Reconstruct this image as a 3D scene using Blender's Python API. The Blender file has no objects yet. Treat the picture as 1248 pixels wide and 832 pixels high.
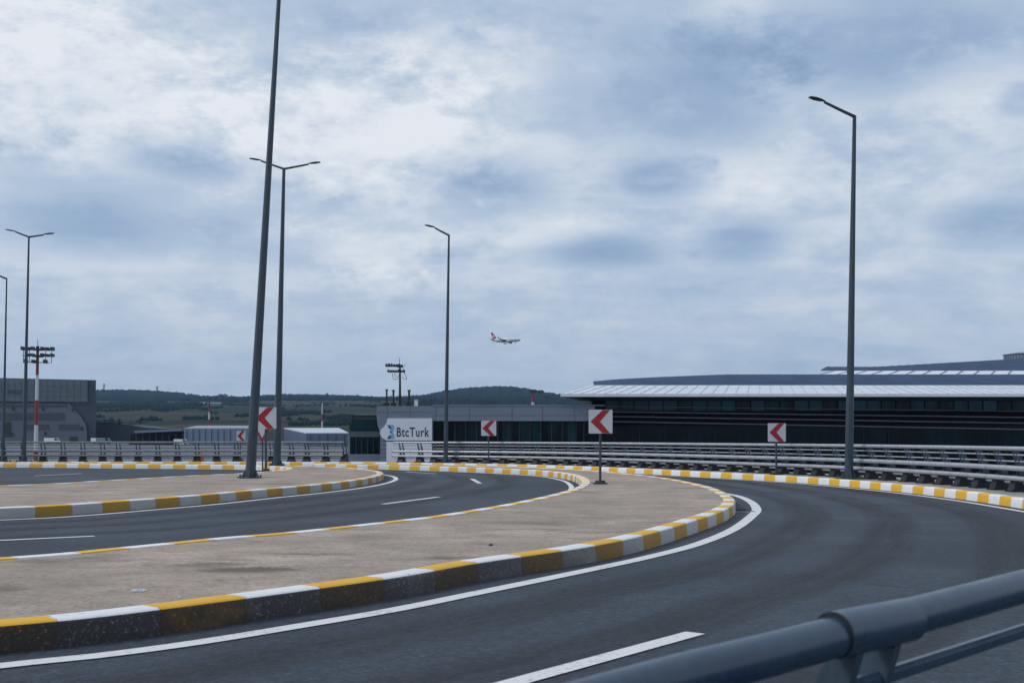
import bpy, math, random
import numpy as np
from mathutils import Vector, Matrix, noise as mnoise
random.seed(7); np.random.seed(7)
C = bpy.context.scene.collection
F0, EYE, HZ = 1450.0, 1.45, 532.7      # focal length in px of a 1248 px wide picture, eye height, horizon row
R = math.radians

def at(px, py, y):                     # a point y metres away
    return ((px-624)/F0*y, y, EYE-(py-HZ)/F0*y)

# ------------------------------------------------------------------ materials
def new_mat(name):
    m = bpy.data.materials.new(name); m.use_nodes = True
    nt = m.node_tree
    for n in list(nt.nodes): nt.nodes.remove(n)
    out = nt.nodes.new('ShaderNodeOutputMaterial'); b = nt.nodes.new('ShaderNodeBsdfPrincipled')
    nt.links.new(b.outputs[0], out.inputs[0])
    return m, nt, b
class G:                               # small node-graph helper
    def __init__(s, nt): s.nt = nt
    def _set(s, sock, v):
        if isinstance(v, bpy.types.NodeSocket): s.nt.links.new(v, sock)
        elif v is not None: sock.default_value = v
    def m(s, op, a, b=None, c=None, clamp=False):
        n = s.nt.nodes.new('ShaderNodeMath'); n.operation = op; n.use_clamp = clamp
        for i, v in enumerate((a, b, c)): s._set(n.inputs[i], v)
        return n.outputs[0]
    def noise(s, vec, scale, detail=4, rough=.55, dist=0, w=None):
        n = s.nt.nodes.new('ShaderNodeTexNoise'); n.inputs['Scale'].default_value = scale
        n.inputs['Detail'].default_value = detail; n.inputs['Roughness'].default_value = rough
        n.inputs['Distortion'].default_value = dist
        s._set(n.inputs['Vector'], vec); return n.outputs['Fac']
    def ramp(s, fac, stops, interp='LINEAR'):
        n = s.nt.nodes.new('ShaderNodeValToRGB'); cr = n.color_ramp; cr.interpolation = interp
        while len(cr.elements) < len(stops): cr.elements.new(.5)
        for e, (p, c) in zip(cr.elements, stops):
            e.position = p; e.color = (c, c, c, 1) if isinstance(c, (int, float)) else (*c, 1)
        s._set(n.inputs[0], fac); return n.outputs[0]
    def mix(s, fac, a, b, mode='MIX'):
        n = s.nt.nodes.new('ShaderNodeMix'); n.data_type = 'RGBA'; n.blend_type = mode
        s._set(n.inputs[0], fac)
        for i, v in ((6, a), (7, b)):
            s._set(n.inputs[i], (*v, 1) if isinstance(v, tuple) and len(v) == 3 else v)
        return n.outputs[2]
    def coord(s, which='Object'):
        return s.nt.nodes.new('ShaderNodeTexCoord').outputs[which]
    def pos(s): return s.nt.nodes.new('ShaderNodeNewGeometry').outputs['Position']
    def xyz(s, v):
        n = s.nt.nodes.new('ShaderNodeSeparateXYZ'); s._set(n.inputs[0], v); return n.outputs
    def comb(s, x, y, z):
        n = s.nt.nodes.new('ShaderNodeCombineXYZ')
        for i, v in enumerate((x, y, z)): s._set(n.inputs[i], v)
        return n.outputs[0]
    def scale(s, v, sx, sy, sz):
        n = s.nt.nodes.new('ShaderNodeMapping'); n.inputs['Scale'].default_value = (sx, sy, sz); s._set(n.inputs[0], v); return n.outputs[0]
    def bump(s, h, strength, dist=.02):
        n = s.nt.nodes.new('ShaderNodeBump'); n.inputs['Strength'].default_value = strength
        n.inputs['Distance'].default_value = dist; s._set(n.inputs['Height'], h); return n.outputs[0]

def simple(name, col, rough=.6, metal=0., var=.18, scale=3., spec=.5, bump=0., fine=40.):
    m, nt, b = new_mat(name); g = G(nt); p = g.pos()
    n = g.noise(p, scale, 6, .6); n2 = g.noise(p, fine, 3)
    f = g.m('ADD', g.m('MULTIPLY', n, .7), g.m('MULTIPLY', n2, .3))
    lo = tuple(max(0, c*(1-var*1.6)) for c in col); hi = tuple(min(1, c*(1+var*1.6)) for c in col)
    nt.links.new(g.ramp(f, [(.3, lo), (.5, col), (.7, hi)]), b.inputs['Base Color'])
    nt.links.new(g.ramp(f, [(.3, max(0, rough-.08)), (.7, min(1, rough+.1))]), b.inputs['Roughness'])
    b.inputs['Metallic'].default_value = metal; b.inputs['Specular IOR Level'].default_value = spec
    if bump: nt.links.new(g.bump(n2, bump), b.inputs['Normal'])
    return m

M = {}
def asphalt():
    m, nt, b = new_mat('asphalt'); g = G(nt); p = g.pos()
    grain = g.noise(p, 34, 4, .8); grain2 = g.noise(p, 17, 4, .65)
    big = g.noise(p, .22, 5, .6, .6); mid = g.noise(g.scale(p, 1, .6, 1), 1.1, 5, .6)
    c = g.ramp(grain, [(.32, (.006, .012, .020)), (.5, (.029, .046, .068)), (.68, (.084, .116, .155))])
    c = g.mix(g.m('MULTIPLY', g.ramp(grain2, [(.42, 0.), (.66, 1.)]), .25), c, (.019, .028, .038))
    c = g.mix(g.m('MULTIPLY', g.ramp(big, [(.42, 0.), (.62, 1.)]), .5), c, (.023, .031, .042))
    c = g.mix(g.m('MULTIPLY', g.ramp(mid, [(.52, 0.), (.72, 1.)]), .35), c, (.044, .058, .076))
    st = g.noise(g.scale(p, .9, .35, 1), .5, 3, .5, 1.)
    c = g.mix(g.m('MULTIPLY', g.ramp(st, [(.53, 0.), (.66, 1.)]), .45), c, (.040, .035, .040))
    g3 = g.noise(p, 9, 5, .8); g4 = g.noise(g.scale(p, 1, .45, 1), 13, 4, .7)
    c = g.mix(1., c, g.ramp(g3, [(.36, .50), (.5, 1.), (.64, 1.65)]), 'MULTIPLY'); c = g.mix(1., c, g.ramp(g.noise(p, 21, 3, .8), [(.36, .55), (.5, 1.), (.64, 1.6)]), 'MULTIPLY')
    c = g.mix(.35, c, g.mix(g.ramp(g4, [(.38, 0.), (.62, 1.)]), (.026, .050, .074), (.058, .046, .052)))
    nt.links.new(c, b.inputs['Base Color']); b.inputs['Specular IOR Level'].default_value = .35
    nt.links.new(g.ramp(big, [(.35, .68), (.65, .86)]), b.inputs['Roughness'])
    nt.links.new(g.bump(grain, .55, .012), b.inputs['Normal']); return m
M['asphalt'] = asphalt()
def paving():
    m, nt, b = new_mat('island_concrete'); g = G(nt); p = g.pos()
    a = g.noise(g.scale(p, .7, 1.2, 1), 1.3, 8, .68, .6); f = g.noise(p, 24, 4, .7); l = g.noise(p, .35, 4, .6)
    c = g.ramp(a, [(.30, (.15, .120, .098)), (.44, (.345, .276, .224)), (.58, (.44, .355, .292)), (.74, (.55, .47, .415))])
    c = g.mix(g.m('MULTIPLY', g.ramp(l, [(.40, 0.), (.60, 1.)]), .65), c, (.27, .235, .198))
    sp = g.ramp(f, [(.3, .55), (.5, 1.), (.72, 1.22)])
    c = g.mix(1., c, sp, 'MULTIPLY')
    d = g.noise(g.scale(p, .55, 1.4, 1), .55, 5, .6, .8)
    c = g.mix(g.m('MULTIPLY', g.ramp(d, [(.60, 0.), (.70, 1.)]), .6), c, (.085, .078, .058))
    q = g.xyz(p)
    for sx_, sy_, rx, ry, k_ in ((-2.5, 11.35, .62, .34, .8), (-3.05, 11.75, .5, .3, .5), (-4.3, 9.9, .25, .5, .45), (.4, 17.6, 1.1, .5, .3)):
        dx_ = g.m('DIVIDE', g.m('SUBTRACT', g.m('ADD', q[0], g.m('MULTIPLY', g.m('SUBTRACT', a, .5), 1.2)), sx_), rx); dy_ = g.m('DIVIDE', g.m('SUBTRACT', g.m('ADD', q[1], g.m('MULTIPLY', g.m('SUBTRACT', f, .5), .8)), sy_), ry)
        rr_ = g.m('ADD', g.m('MULTIPLY', dx_, dx_), g.m('MULTIPLY', dy_, dy_))
        c = g.mix(g.m('MULTIPLY', g.ramp(rr_, [(.15, 1.), (.95, 0.)]), k_), c, (.075, .068, .048))
    bn = nt.nodes.new('ShaderNodeTexBrick'); bn.inputs['Scale'].default_value = 1.
    bn.inputs['Brick Width'].default_value = .22; bn.inputs['Row Height'].default_value = .11
    bn.inputs['Mortar Size'].default_value = .006; bn.inputs['Mortar Smooth'].default_value = .4
    nt.links.new(g.scale(p, 1, 1, 1), bn.inputs['Vector'])
    c = g.mix(g.m('MULTIPLY', bn.outputs['Fac'], .07), c, (.07, .062, .055))
    nt.links.new(c, b.inputs['Base Color']); b.inputs['Roughness'].default_value = .88; b.inputs['Specular IOR Level'].default_value = .25
    nt.links.new(g.bump(g.m('SUBTRACT', f, g.m('MULTIPLY', bn.outputs['Fac'], .15)), .5, .01), b.inputs['Normal']); return m
M['paving'] = paving()
def kerb_mat(name, L, phase, soot_shade):
    m, nt, b = new_mat(name); g = G(nt)
    uv = g.xyz(g.coord('UV')); p = g.pos()
    w = g.noise(p, 14, 3); e = g.m('MULTIPLY', g.m('SUBTRACT', w, .5), .09)
    t = g.m('FRACT', g.m('DIVIDE', g.m('SUBTRACT', g.m('ADD', uv[0], e), phase), 2*L))
    yel = g.ramp(t, [(0., 1.), (.492, 1.), (.5, 0.), (.992, 0.), (1., 1.)])
    tone = g.noise(p, 1.7, 4, .6)
    yc = g.mix(tone, (.72, .36, .010), (.82, .46, .03)); wc = g.mix(tone, (.72, .73, .73), (.83, .83, .82))
    c = g.mix(yel, wc, yc)
    wear = g.noise(p, 9, 8, .72); c = g.mix(g.m('MULTIPLY', g.ramp(wear, [(.60, 0.), (.68, 1.)]), .65), c, (.30, .29, .27))
    joint = g.m('FRACT', g.m('DIVIDE', g.m('SUBTRACT', uv[0], phase), L))
    jl = g.m('LESS_THAN', joint, .013)
    c = g.mix(g.m('MULTIPLY', jl, .5), c, (.10, .095, .09))
    if soot_shade:                                          # tyre rubber and painted-in shade on the road-side face
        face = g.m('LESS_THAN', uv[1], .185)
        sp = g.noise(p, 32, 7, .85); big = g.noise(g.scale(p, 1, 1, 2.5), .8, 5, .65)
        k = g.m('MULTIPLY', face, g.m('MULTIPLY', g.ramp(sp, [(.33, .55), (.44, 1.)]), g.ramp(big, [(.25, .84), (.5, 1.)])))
        if soot_shade > .8: k = g.m('MULTIPLY', k, g.ramp(g.m('DIVIDE', uv[0], 60.), [(.19, .99), (.28, .96), (.31, .86), (.345, .62), (.40, .45)]))
        else: k = g.m('MULTIPLY', k, soot_shade)
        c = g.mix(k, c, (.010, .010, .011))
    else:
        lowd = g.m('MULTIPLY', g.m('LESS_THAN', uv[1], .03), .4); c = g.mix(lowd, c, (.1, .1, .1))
    nt.links.new(c, b.inputs['Base Color']); b.inputs['Roughness'].default_value = .62
    nt.links.new(g.bump(g.noise(p, 60, 4, .7), .4, .006), b.inputs['Normal']); return m
def line_mat(name, col, wear=.6):
    m, nt, b = new_mat(name); g = G(nt); p = g.pos()
    n = g.noise(p, 22, 7, .75); l = g.noise(p, 2, 4)
    f = g.m('ADD', g.m('MULTIPLY', n, .7), g.m('MULTIPLY', l, .3))
    c = g.mix(g.m('MULTIPLY', g.ramp(f, [(.52, 0.), (.64, 1.)]), wear), col, (.10, .10, .105))
    nt.links.new(c, b.inputs['Base Color']); b.inputs['Roughness'].default_value = .7; return m
M['line'] = line_mat('white_road_paint', (.68, .68, .68), .65)
def galv(name, col, rough, metal, joint=0):
    m, nt, b = new_mat(name); g = G(nt); p = g.pos()
    n = g.noise(p, 6, 6, .65); st = g.noise(g.scale(p, 30, 30, 1.2), 1., 4)
    f = g.m('ADD', g.m('MULTIPLY', n, .6), g.m('MULTIPLY', st, .4))
    c = g.ramp(f, [(.3, tuple(x*.7 for x in col)), (.5, col), (.7, tuple(x*1.2 for x in col))])
    if joint:
        u = g.xyz(g.coord('UV'))[0]; fr = g.m('FRACT', g.m('DIVIDE', u, joint))
        c = g.mix(g.m('MULTIPLY', g.m('LESS_THAN', fr, .018), .8), c, (.05, .055, .06))
    nt.links.new(c, b.inputs['Base Color'])
    nt.links.new(g.ramp(n, [(.3, rough-.06), (.7, rough+.1)]), b.inputs['Roughness'])
    b.inputs['Metallic'].default_value = metal; return m
M['rail'] = galv('galvanised_rail', (.42, .44, .475), .40, .3, 1.05)
M['rail_shaded'] = galv('shaded_rail', (.20, .22, .24), .5, .2, .99)  # darker copy of the rail steel, the left guardrail's shade put into its colour
M['rail_near'] = galv('painted_steel_rail', (.028, .055, .095), .27, .0)
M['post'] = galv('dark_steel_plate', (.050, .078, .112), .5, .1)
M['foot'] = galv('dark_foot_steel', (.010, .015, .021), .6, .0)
M['pole'] = galv('galvanised_pole', (.040, .060, .080), .38, .15)
M['lamp'] = simple('lamp_housing', (.03, .035, .042), .45, .2)
M['sign_white'] = simple('sign_white', (.54, .56, .60), .45, 0, .04, 2)
M['sign_red'] = simple('sign_red', (.33, .008, .014), .45, 0, .08, 2)
M['sign_back'] = simple('sign_back', (.3, .31, .33), .5, .6)
M['concrete'] = simple('verge_concrete', (.30, .285, .265), .85, 0, .22, .8, .3, .4, 25)
M['dark_foot'] = simple('sign_foot', (.035, .034, .034), .8, 0, .2)
M['red'] = simple('mast_red', (.25, .018, .02), .55, 0, .1)
M['white'] = simple('mast_white', (.52, .54, .58), .55, 0, .06)
M['black_steel'] = simple('black_steel', (.03, .035, .04), .55, .3)
M['canopy'] = simple('canopy_metal', (.70, .73, .78), .45, .1, .08, .6)
M['roof_dark'] = simple('roof_blue_metal', (.026, .056, .118), .75, 0, .42, .5, .2, 0, 3.2)
M['canopy_seam'] = simple('canopy_seam', (.52, .55, .60), .5, .1, .08, .6)
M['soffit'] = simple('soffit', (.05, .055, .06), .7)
M['louvre'] = simple('louvre_metal', (.18, .20, .24), .5, .1)
M['facade'] = simple('dark_cladding', (.006, .007, .009), .6, 0, .3, .7, .15)
M['panel'] = simple('aluminium_panel', (.175, .215, .27), .5, .15, .06, .3)
M['seam'] = simple('panel_seam', (.10, .115, .14), .6)
def glass(name, a, b_, rough=.08):
    m, nt, b = new_mat(name); g = G(nt)
    oi = nt.nodes.new('ShaderNodeObjectInfo'); n = g.noise(g.scale(g.pos(), .5, .5, .35), .9, 3)
    n5 = g.noise(g.scale(g.pos(), .55, .55, .10), 1., 4, .6); f = g.m('ADD', g.m('MULTIPLY', oi.outputs['Random'], .35), g.m('ADD', g.m('MULTIPLY', n, .3), g.m('MULTIPLY', n5, .5)))  # vertical streaks paint soft teal reflections into the glass colour
    nt.links.new(g.ramp(f, [(.38, a), (.80, b_)]), b.inputs['Base Color'])
    b.inputs['Roughness'].default_value = rough; b.inputs['Specular IOR Level'].default_value = .12; return m
M['glass'] = glass('tinted_glass', (.001, .004, .006), (.012, .055, .068))
M['glass_row'] = glass('window_glass', (.004, .014, .019), (.06, .22, .27))
M['banner'] = simple('banner_white', (.70, .71, .78), .5, 0, .03, 1)
M['ink'] = simple('lettering_black', (.02, .03, .05), .5, 0, .05)
M['logo_light'] = simple('emblem_light_blue', (.16, .42, .68), .5, 0, .05)
M['logo_dark'] = simple('emblem_dark_blue', (.02, .10, .22), .5, 0, .05)
M['hangar_dark'] = simple('hangar_dark_cladding', (.045, .055, .080), .6, 0, .12, .05, .4, 0, .4)
M['hangar_mid'] = simple('hangar_upper_cladding', (.105, .130, .150), .6, 0, .1, .08, .4, 0, .4)
M['hangar_light'] = simple('hangar_lower_cladding', (.100, .112, .145), .6, 0, .1, .05, .4, 0, .4)
M['slate'] = simple('slate_wall', (.045, .055, .075), .7, 0, .12, .05)
M['pale_wall'] = simple('pale_shed_wall', (.15, .19, .27), .6, 0, .1, .05)
M['pale_roof'] = simple('pale_shed_roof', (.5, .53, .60), .6, 0, .06, .05)
M['blue_wall'] = simple('blue_shed_wall', (.075, .10, .165), .6, 0, .1, .05)
M['brick'] = simple('pink_block', (.30, .18, .17), .8)
M['plane_white'] = simple('aircraft_white', (.75, .76, .78), .35, 0, .02)
M['plane_grey'] = simple('aircraft_grey', (.34, .38, .45), .45, 0, .05)
M['tyre'] = simple('tyre_rubber', (.02, .02, .02), .8)
M['orange'] = simple('cone_orange', (.72, .10, .035), .5, 0, .05)
M['paper'] = simple('paper_white', (.68, .68, .66), .7, 0, .05, 30)
M['litter'] = simple('litter_paper', (.45, .46, .46), .7, 0, .3, 60)
M['stone'] = simple('pebble', (.05, .045, .04), .9)
M['iron'] = simple('drain_iron', (.025, .027, .03), .6, .4)
M['debris'] = simple('grey_sediment', (.26, .28, .33), .9, 0, .4, 6, .2, .6)
def terrain_mat():
    m, nt, b = new_mat('terrain'); g = G(nt); p = g.pos(); s = g.xyz(p)
    n1 = g.noise(g.scale(p, .0035, .0045, 0), 1., 7, .65, .9); n2 = g.noise(g.scale(p, .020, .016, 0), 1., 6, .7)
    n3 = g.noise(g.scale(p, .0011, .0032, 0), 1., 4, .55, .5)
    field = g.ramp(g.m('ADD', g.m('MULTIPLY', n1, .6), g.m('MULTIPLY', n2, .4)),
                   [(.40, (.003, .007, .005)), (.47, (.012, .018, .009)), (.52, (.028, .029, .014)), (.58, (.052, .040, .028))])
    track = g.m('LESS_THAN', g.m('ABSOLUTE', g.m('SUBTRACT', n3, .5)), .006)
    field = g.mix(g.m('MULTIPLY', track, .5), field, (.06, .052, .04))
    top = g.ramp(g.m('DIVIDE', s[1], 4000.), [(.46, 0.), (.62, 1.)])
    field = g.mix(g.m('MULTIPLY', top, .7), field, (.050, .037, .034))
    a1 = g.noise(g.scale(p, .03, .012, 0), 1., 6, .6)
    apron = g.ramp(a1, [(.3, (.11, .12, .14)), (.6, (.165, .18, .205)), (.75, (.22, .235, .26))])
    c = g.mix(g.m('GREATER_THAN', g.m('ADD', s[1], g.m('MULTIPLY', n2, 160.)), 640.), apron, field)
    nt.links.new(c, b.inputs['Base Color']); b.inputs['Roughness'].default_value = .95; b.inputs['Specular IOR Level'].default_value = .1
    return m
M['terrain'] = terrain_mat()
def leaf_mat():
    m, nt, b = new_mat('woodland'); g = G(nt); p = g.pos()
    n = g.noise(p, .05, 4, .6); n2 = g.noise(p, .35, 3, .6)
    c = g.ramp(g.m('ADD', g.m('MULTIPLY', n, .5), g.m('MULTIPLY', n2, .5)), [(.35, (.003, .007, .008)), (.5, (.006, .014, .013)), (.66, (.013, .024, .019))])
    nt.links.new(c, b.inputs['Base Color']); b.inputs['Roughness'].default_value = .9; b.inputs['Specular IOR Level'].default_value = .1; return m
M['wood'] = leaf_mat()

# ------------------------------------------------------------------ mesh helper
class MB:
    def __init__(s): s.v = []; s.f = []; s.mi = []; s.uv = {}
    def add(s, vs, fs, mi=0, uv=None):
        o = len(s.v); s.v += [tuple(v) for v in vs]
        for f in fs: s.f.append(tuple(i+o for i in f)); s.mi.append(mi)
        if uv:
            for i, t in enumerate(uv): s.uv[o+i] = t
        return s
    def box(s, x0, x1, y0, y1, z0, z1, mi=0):
        v = [(x, y, z) for z in (z0, z1) for y in (y0, y1) for x in (x0, x1)]
        return s.add(v, [(0, 2, 3, 1), (4, 5, 7, 6), (0, 1, 5, 4), (2, 6, 7, 3), (0, 4, 6, 2), (1, 3, 7, 5)], mi)
    def tube(s, pts, r, n=10, caps=True, mi=0, sx=1.):
        pts = [Vector(p) for p in pts]; rs = r if isinstance(r, (list, tuple)) else [r]*len(pts)
        vs, fs, uv = [], [], []; L = 0
        up0 = Vector((0, 0, 1))
        for i, p in enumerate(pts):
            d = (pts[min(i+1, len(pts)-1)]-pts[max(i-1, 0)]).normalized()
            up = up0 if abs(d.z) < .95 else Vector((0, 1, 0))
            a = d.cross(up).normalized(); b = a.cross(d)
            if i: L += (p-pts[i-1]).length
            for k in range(n):
                t = 2*math.pi*(k+.5)/n
                vs.append(p+(a*math.cos(t)*sx+b*math.sin(t))*rs[i]); uv.append((L, k/n))
        for i in range(len(pts)-1):
            for k in range(n):
                fs.append((i*n+k, i*n+(k+1) % n, (i+1)*n+(k+1) % n, (i+1)*n+k))
        if caps: fs += [tuple(reversed(range(n))), tuple(range((len(pts)-1)*n, len(pts)*n))]
        return s.add(vs, fs, mi, uv)
    def prism(s, poly, y0, y1, mi=0):              # polygon of (x, z) extruded along y
        n = len(poly); v = [(x, y0, z) for x, z in poly]+[(x, y1, z) for x, z in poly]
        return s.add(v, [tuple(range(n)), tuple(reversed(range(n, 2*n)))]+[(i, i+n, (i+1) % n+n, (i+1) % n) for i in range(n)], mi)
    def build(s, name, mats, parent=None, smooth=False, local=False):
        if not isinstance(mats, (list, tuple)): mats = [mats]
        off = Vector((0, 0, 0))
        if parent is not None and not local:
            q = parent
            while q is not None: off += q.location; q = q.parent
        me = bpy.data.meshes.new(name); me.from_pydata([(v[0]-off.x, v[1]-off.y, v[2]-off.z) for v in s.v], [], s.f)
        for m in mats: me.materials.append(M[m] if isinstance(m, str) else m)
        me.polygons.foreach_set('material_index', s.mi)
        if smooth: me.polygons.foreach_set('use_smooth', [True]*len(s.f))
        if s.uv:
            ul = me.uv_layers.new(name='UVMap')
            for l in me.loops: ul.data[l.index].uv = s.uv.get(l.vertex_index, (0, 0))
        me.update(); o = bpy.data.objects.new(name, me); C.objects.link(o)
        if smooth:
            try: me.set_sharp_from_angle(angle=R(40))
            except Exception: pass
        if parent is not None: o.parent = parent
        return o
def tag(o, label=None, cat=None, group=None, kind=None):
    if label: o['label'] = label
    if cat: o['category'] = cat
    if group: o['group'] = group
    if kind: o['kind'] = kind
    return o
def thing(name, loc, label, cat, group=None):
    o = bpy.data.objects.new(name, None); o.empty_display_size = .3; C.objects.link(o); o.location = loc
    return tag(o, label, cat, group)
def struct(mb, name, mats, label=None, cat=None, kind='structure', **k):
    o = mb.build(name, mats, **k); return tag(o, label, cat, None, kind)
def copy_tree(o, parent=None):
    c = o.copy(); C.objects.link(c)
    if parent is not None: c.parent = parent
    for ch in list(o.children): copy_tree(ch, c)
    return c

# ------------------------------------------------------------------ curves of the loop road (metres)
def spline(P, step=.2):
    Q = [P[0]]+list(P)+[P[-1]]; out = []
    for i in range(1, len(Q)-2):
        a, b, c, d = (Vector(q) for q in Q[i-1:i+3])
        for k in range(24):
            t = k/24; out.append(.5*(2*b+(c-a)*t+(2*a-5*b+4*c-d)*t*t+(3*b-a-3*c+d)*t**3))
    out.append(Vector(P[-1])); res = [out[0]]; acc = 0
    for p, q in zip(out, out[1:]):
        L = (q-p).length
        while L > 1e-9 and acc+L >= step:
            p = p+(q-p)*((step-acc)/L); L = (q-p).length; res.append(p.copy()); acc = 0
        acc += L
    return res
def offset(c, d):                                       # d to the left of travel
    out = []
    for i, p in enumerate(c):
        t = (c[min(i+1, len(c)-1)]-c[max(i-1, 0)]).normalized(); out.append(p+Vector((-t.y, t.x))*d)
    return out
def arclen(c):
    s = [0]
    for a, b in zip(c, c[1:]): s.append(s[-1]+(b-a).length)
    return s
def nearest(c, q):
    q = Vector(q); return min(range(len(c)), key=lambda i: (c[i]-q).length)
FK = spline([(-60, 55), (-45, 57.8), (-30, 60), (-16, 61), (-8.5, 60), (-3.5, 57.8), (.6, 54.4), (3.9, 49.6), (6.6, 44), (8.35, 40), (9.55, 36.2), (10.3, 31.5), (10.5, 27.5), (10.37, 24.1), (10.0, 19.5), (9.2, 14)])
E1 = spline([(-14, 3.2), (-8, 5.4), (-5, 6.95), (-3.4, 7.97), (-2.6, 8.7), (-1.12, 10.6), (-.3, 12), (.85, 13.65), (1.75, 15.4), (2.85, 18.2), (3.73, 20.7), (4.37, 23.2), (4.75, 25.8), (5.0, 28.6), (5.07, 31.2), (4.88, 36), (4.2, 40.5), (2.8, 45.5), (.3, 50.3), (-3.2, 54), (-7, 56.6), (-9.5, 57.4)])
I1 = spline([(-20, 2.5), (-13, 6.5), (-8.5, 9.7), (-5.37, 12.45), (-4.63, 13.4), (-3.7, 14.9), (-3.0, 15.8), (-1.79, 18), (-1.15, 19.4), (0, 22.9), (1.2, 27.8), (1.85, 32.2), (2.05, 36.5), (1.9, 40.5), (1.2, 44.3), (-.5, 47.6), (-3, 51), (-5.4, 53.3), (-8, 55.2), (-9.5, 56.1)])
E2 = spline([(-18, 15.5), (-12.5, 18.6), (-9.1, 21.2), (-8.3, 22.1), (-7.55, 23.8), (-6.75, 25.9), (-6, 28.7), (-5.2, 31.5), (-4.6, 34.8), (-4.35, 38.3), (-4.5, 41.8), (-5.2, 45.3), (-7, 49.6), (-9.5, 52.6), (-13, 55), (-18, 56.8), (-26, 58.7), (-40, 56.6)])
I2 = spline([(-27, 20), (-20, 26), (-13.4, 31.1), (-11.9, 34.7), (-10.7, 38.7), (-9.5, 41.5), (-9.0, 44.5), (-9, 47.3), (-9.6, 50), (-11, 52.4), (-13, 53.8), (-17.5, 55.3), (-25, 57.2), (-40, 55.4)])
KH = .2
def kerb(c, side, L, anchor, soot_shade, label):               # side +1: kerb body lies left of travel
    s = arclen(c); ph = s[nearest(c, anchor)]
    sec = [(0, -.05, 0.), (.012, .165, .17), (.02, .185, .186), (.045, KH, .2), (.245, KH, .4), (.25, .12, .48)]
    mb = MB(); vs = []; uv = []; n = len(sec)
    offs = [offset(c, side*o) for o, _, _ in sec]
    for i in range(len(c)):
        for k, (o, z, v) in enumerate(sec):
            q = offs[k][i]; vs.append((q.x, q.y, z)); uv.append((s[i], v))
    fs = [(i*n+k, i*n+k+1, (i+1)*n+k+1, (i+1)*n+k) if side < 0 else (i*n+k, (i+1)*n+k, (i+1)*n+k+1, i*n+k+1) for i in range(len(c)-1) for k in range(n-1)]
    fs += [tuple(range(n)), tuple(reversed(range((len(c)-1)*n, len(c)*n)))]
    mb.add(vs, fs, 0, uv)
    m = kerb_mat('kerb_paint', L, ph, soot_shade)
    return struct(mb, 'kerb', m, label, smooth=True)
kerb(FK, 1, .66, (7.98, 41.0), 0, None)
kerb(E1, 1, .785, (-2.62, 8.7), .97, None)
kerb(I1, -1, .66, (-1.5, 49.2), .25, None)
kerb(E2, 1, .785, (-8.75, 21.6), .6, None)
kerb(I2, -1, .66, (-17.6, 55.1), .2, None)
# ------------------------------------------------------------------ deck, islands, verge, markings
def sheet(poly, z, name, mat, label=None, thick=0):
    mb = MB(); n = len(poly); mb.add([(p[0], p[1], z) for p in poly], [tuple(range(n))])
    return struct(mb, name, mat, label)
def island(e, i):
    a = offset(e, .235); b = offset(i, -.235); b.reverse()
    return sheet(a+b, KH-.012, 'pavement', 'paving')
# island sheets are split into strips so that the fill stays clean
def strip(a, b, z, name, mat, step=1):
    n = 400
    def rs(c):
        s = arclen(c); T = s[-1]; out = []; j = 0
        for k in range(n+1):
            t = T*k/n
            while j < len(s)-2 and s[j+1] < t: j += 1
            u = (t-s[j])/max(1e-9, s[j+1]-s[j]); out.append(c[j].lerp(c[j+1], min(1, u)))
        return out
    a, b = rs(a), rs(b); vs = []
    for p, q in zip(a, b): vs += [(p.x, p.y, z), (q.x, q.y, z)]
    mb = MB().add(vs, [(2*i, 2*i+1, 2*i+3, 2*i+2) for i in range(n)])
    return struct(mb, name, mat)
strip(offset(E1, .235), offset(I1, -.235), KH-.012, 'pavement', 'paving')
strip(offset(E2, .235), offset(I2, -.235), KH-.012, 'pavement', 'paving')
# raised verge outside the outer kerb, with the edge of the deck
def sweep(c, sec, name, mat, label=None, **k):
    offs = [offset(c, o) for o, _ in sec]; n = len(sec); vs = []
    for i in range(len(c)):
        for k_ in range(n): vs.append((offs[k_][i].x, offs[k_][i].y, sec[k_][1]))
    mb = MB().add(vs, [(i*n+j, i*n+j+1, (i+1)*n+j+1, (i+1)*n+j) for i in range(len(c)-1) for j in range(n-1)])
    return struct(mb, name, mat, label)
sweep(FK, [(.235, KH-.012), (2.9, KH-.012), (2.9, -1.3), (2.4, -1.3)], 'verge', 'concrete')
road = [(p.x, p.y) for p in offset(FK, .1)]+[(13, 9), (14, -14), (-60, -14)]
sheet(road, 0., 'road', 'asphalt')
def line(c, w, name='road_marking', z=.008, mat='line'):
    a, b = offset(c, w/2), offset(c, -w/2); vs = []
    for p, q in zip(a, b): vs += [(p.x, p.y, z), (q.x, q.y, z)]
    return struct(MB().add(vs, [(2*i, 2*i+1, 2*i+3, 2*i+2) for i in range(len(c)-1)]), name, mat)
def gpt(px, py, z=0): 
    d = F0*(EYE-z)/(py-HZ); return ((px-624)/F0*d, d)
near_line = [(-13, 2.6), (-7.6, 4.75), (-4.7, 6.3)]+[gpt(*p) for p in ((0, 812), (120, 799.5), (240, 783.5), (360, 764), (480, 743.5), (588, 721.5), (714, 695.5), (786, 680), (849, 663.5), (893, 645.5), (916, 629), (922, 620.5), (914, 611), (897, 604))]
e = offset(E1, -.32)
near_line += [(p.x, p.y) for p in e if p.y > 31.5][::16]
line(spline(near_line), .19)
line(offset(I1, .28), .15)
l2 = offset(E2, -.42); line(l2, .16)
line(offset(I2, .25), .14)
line(offset(FK, -.36), .15)
def dash(p, q, w=.15):
    p, q = Vector(p), Vector(q); line([p, q], w)
dash(gpt(-120, 664), gpt(115, 653.5), .14)
dash(gpt(467, 614.3), gpt(535, 605.5)); dash(gpt(575, 583.4), gpt(585, 589)); dash(gpt(495, 574.8), gpt(532, 577.3))
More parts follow.
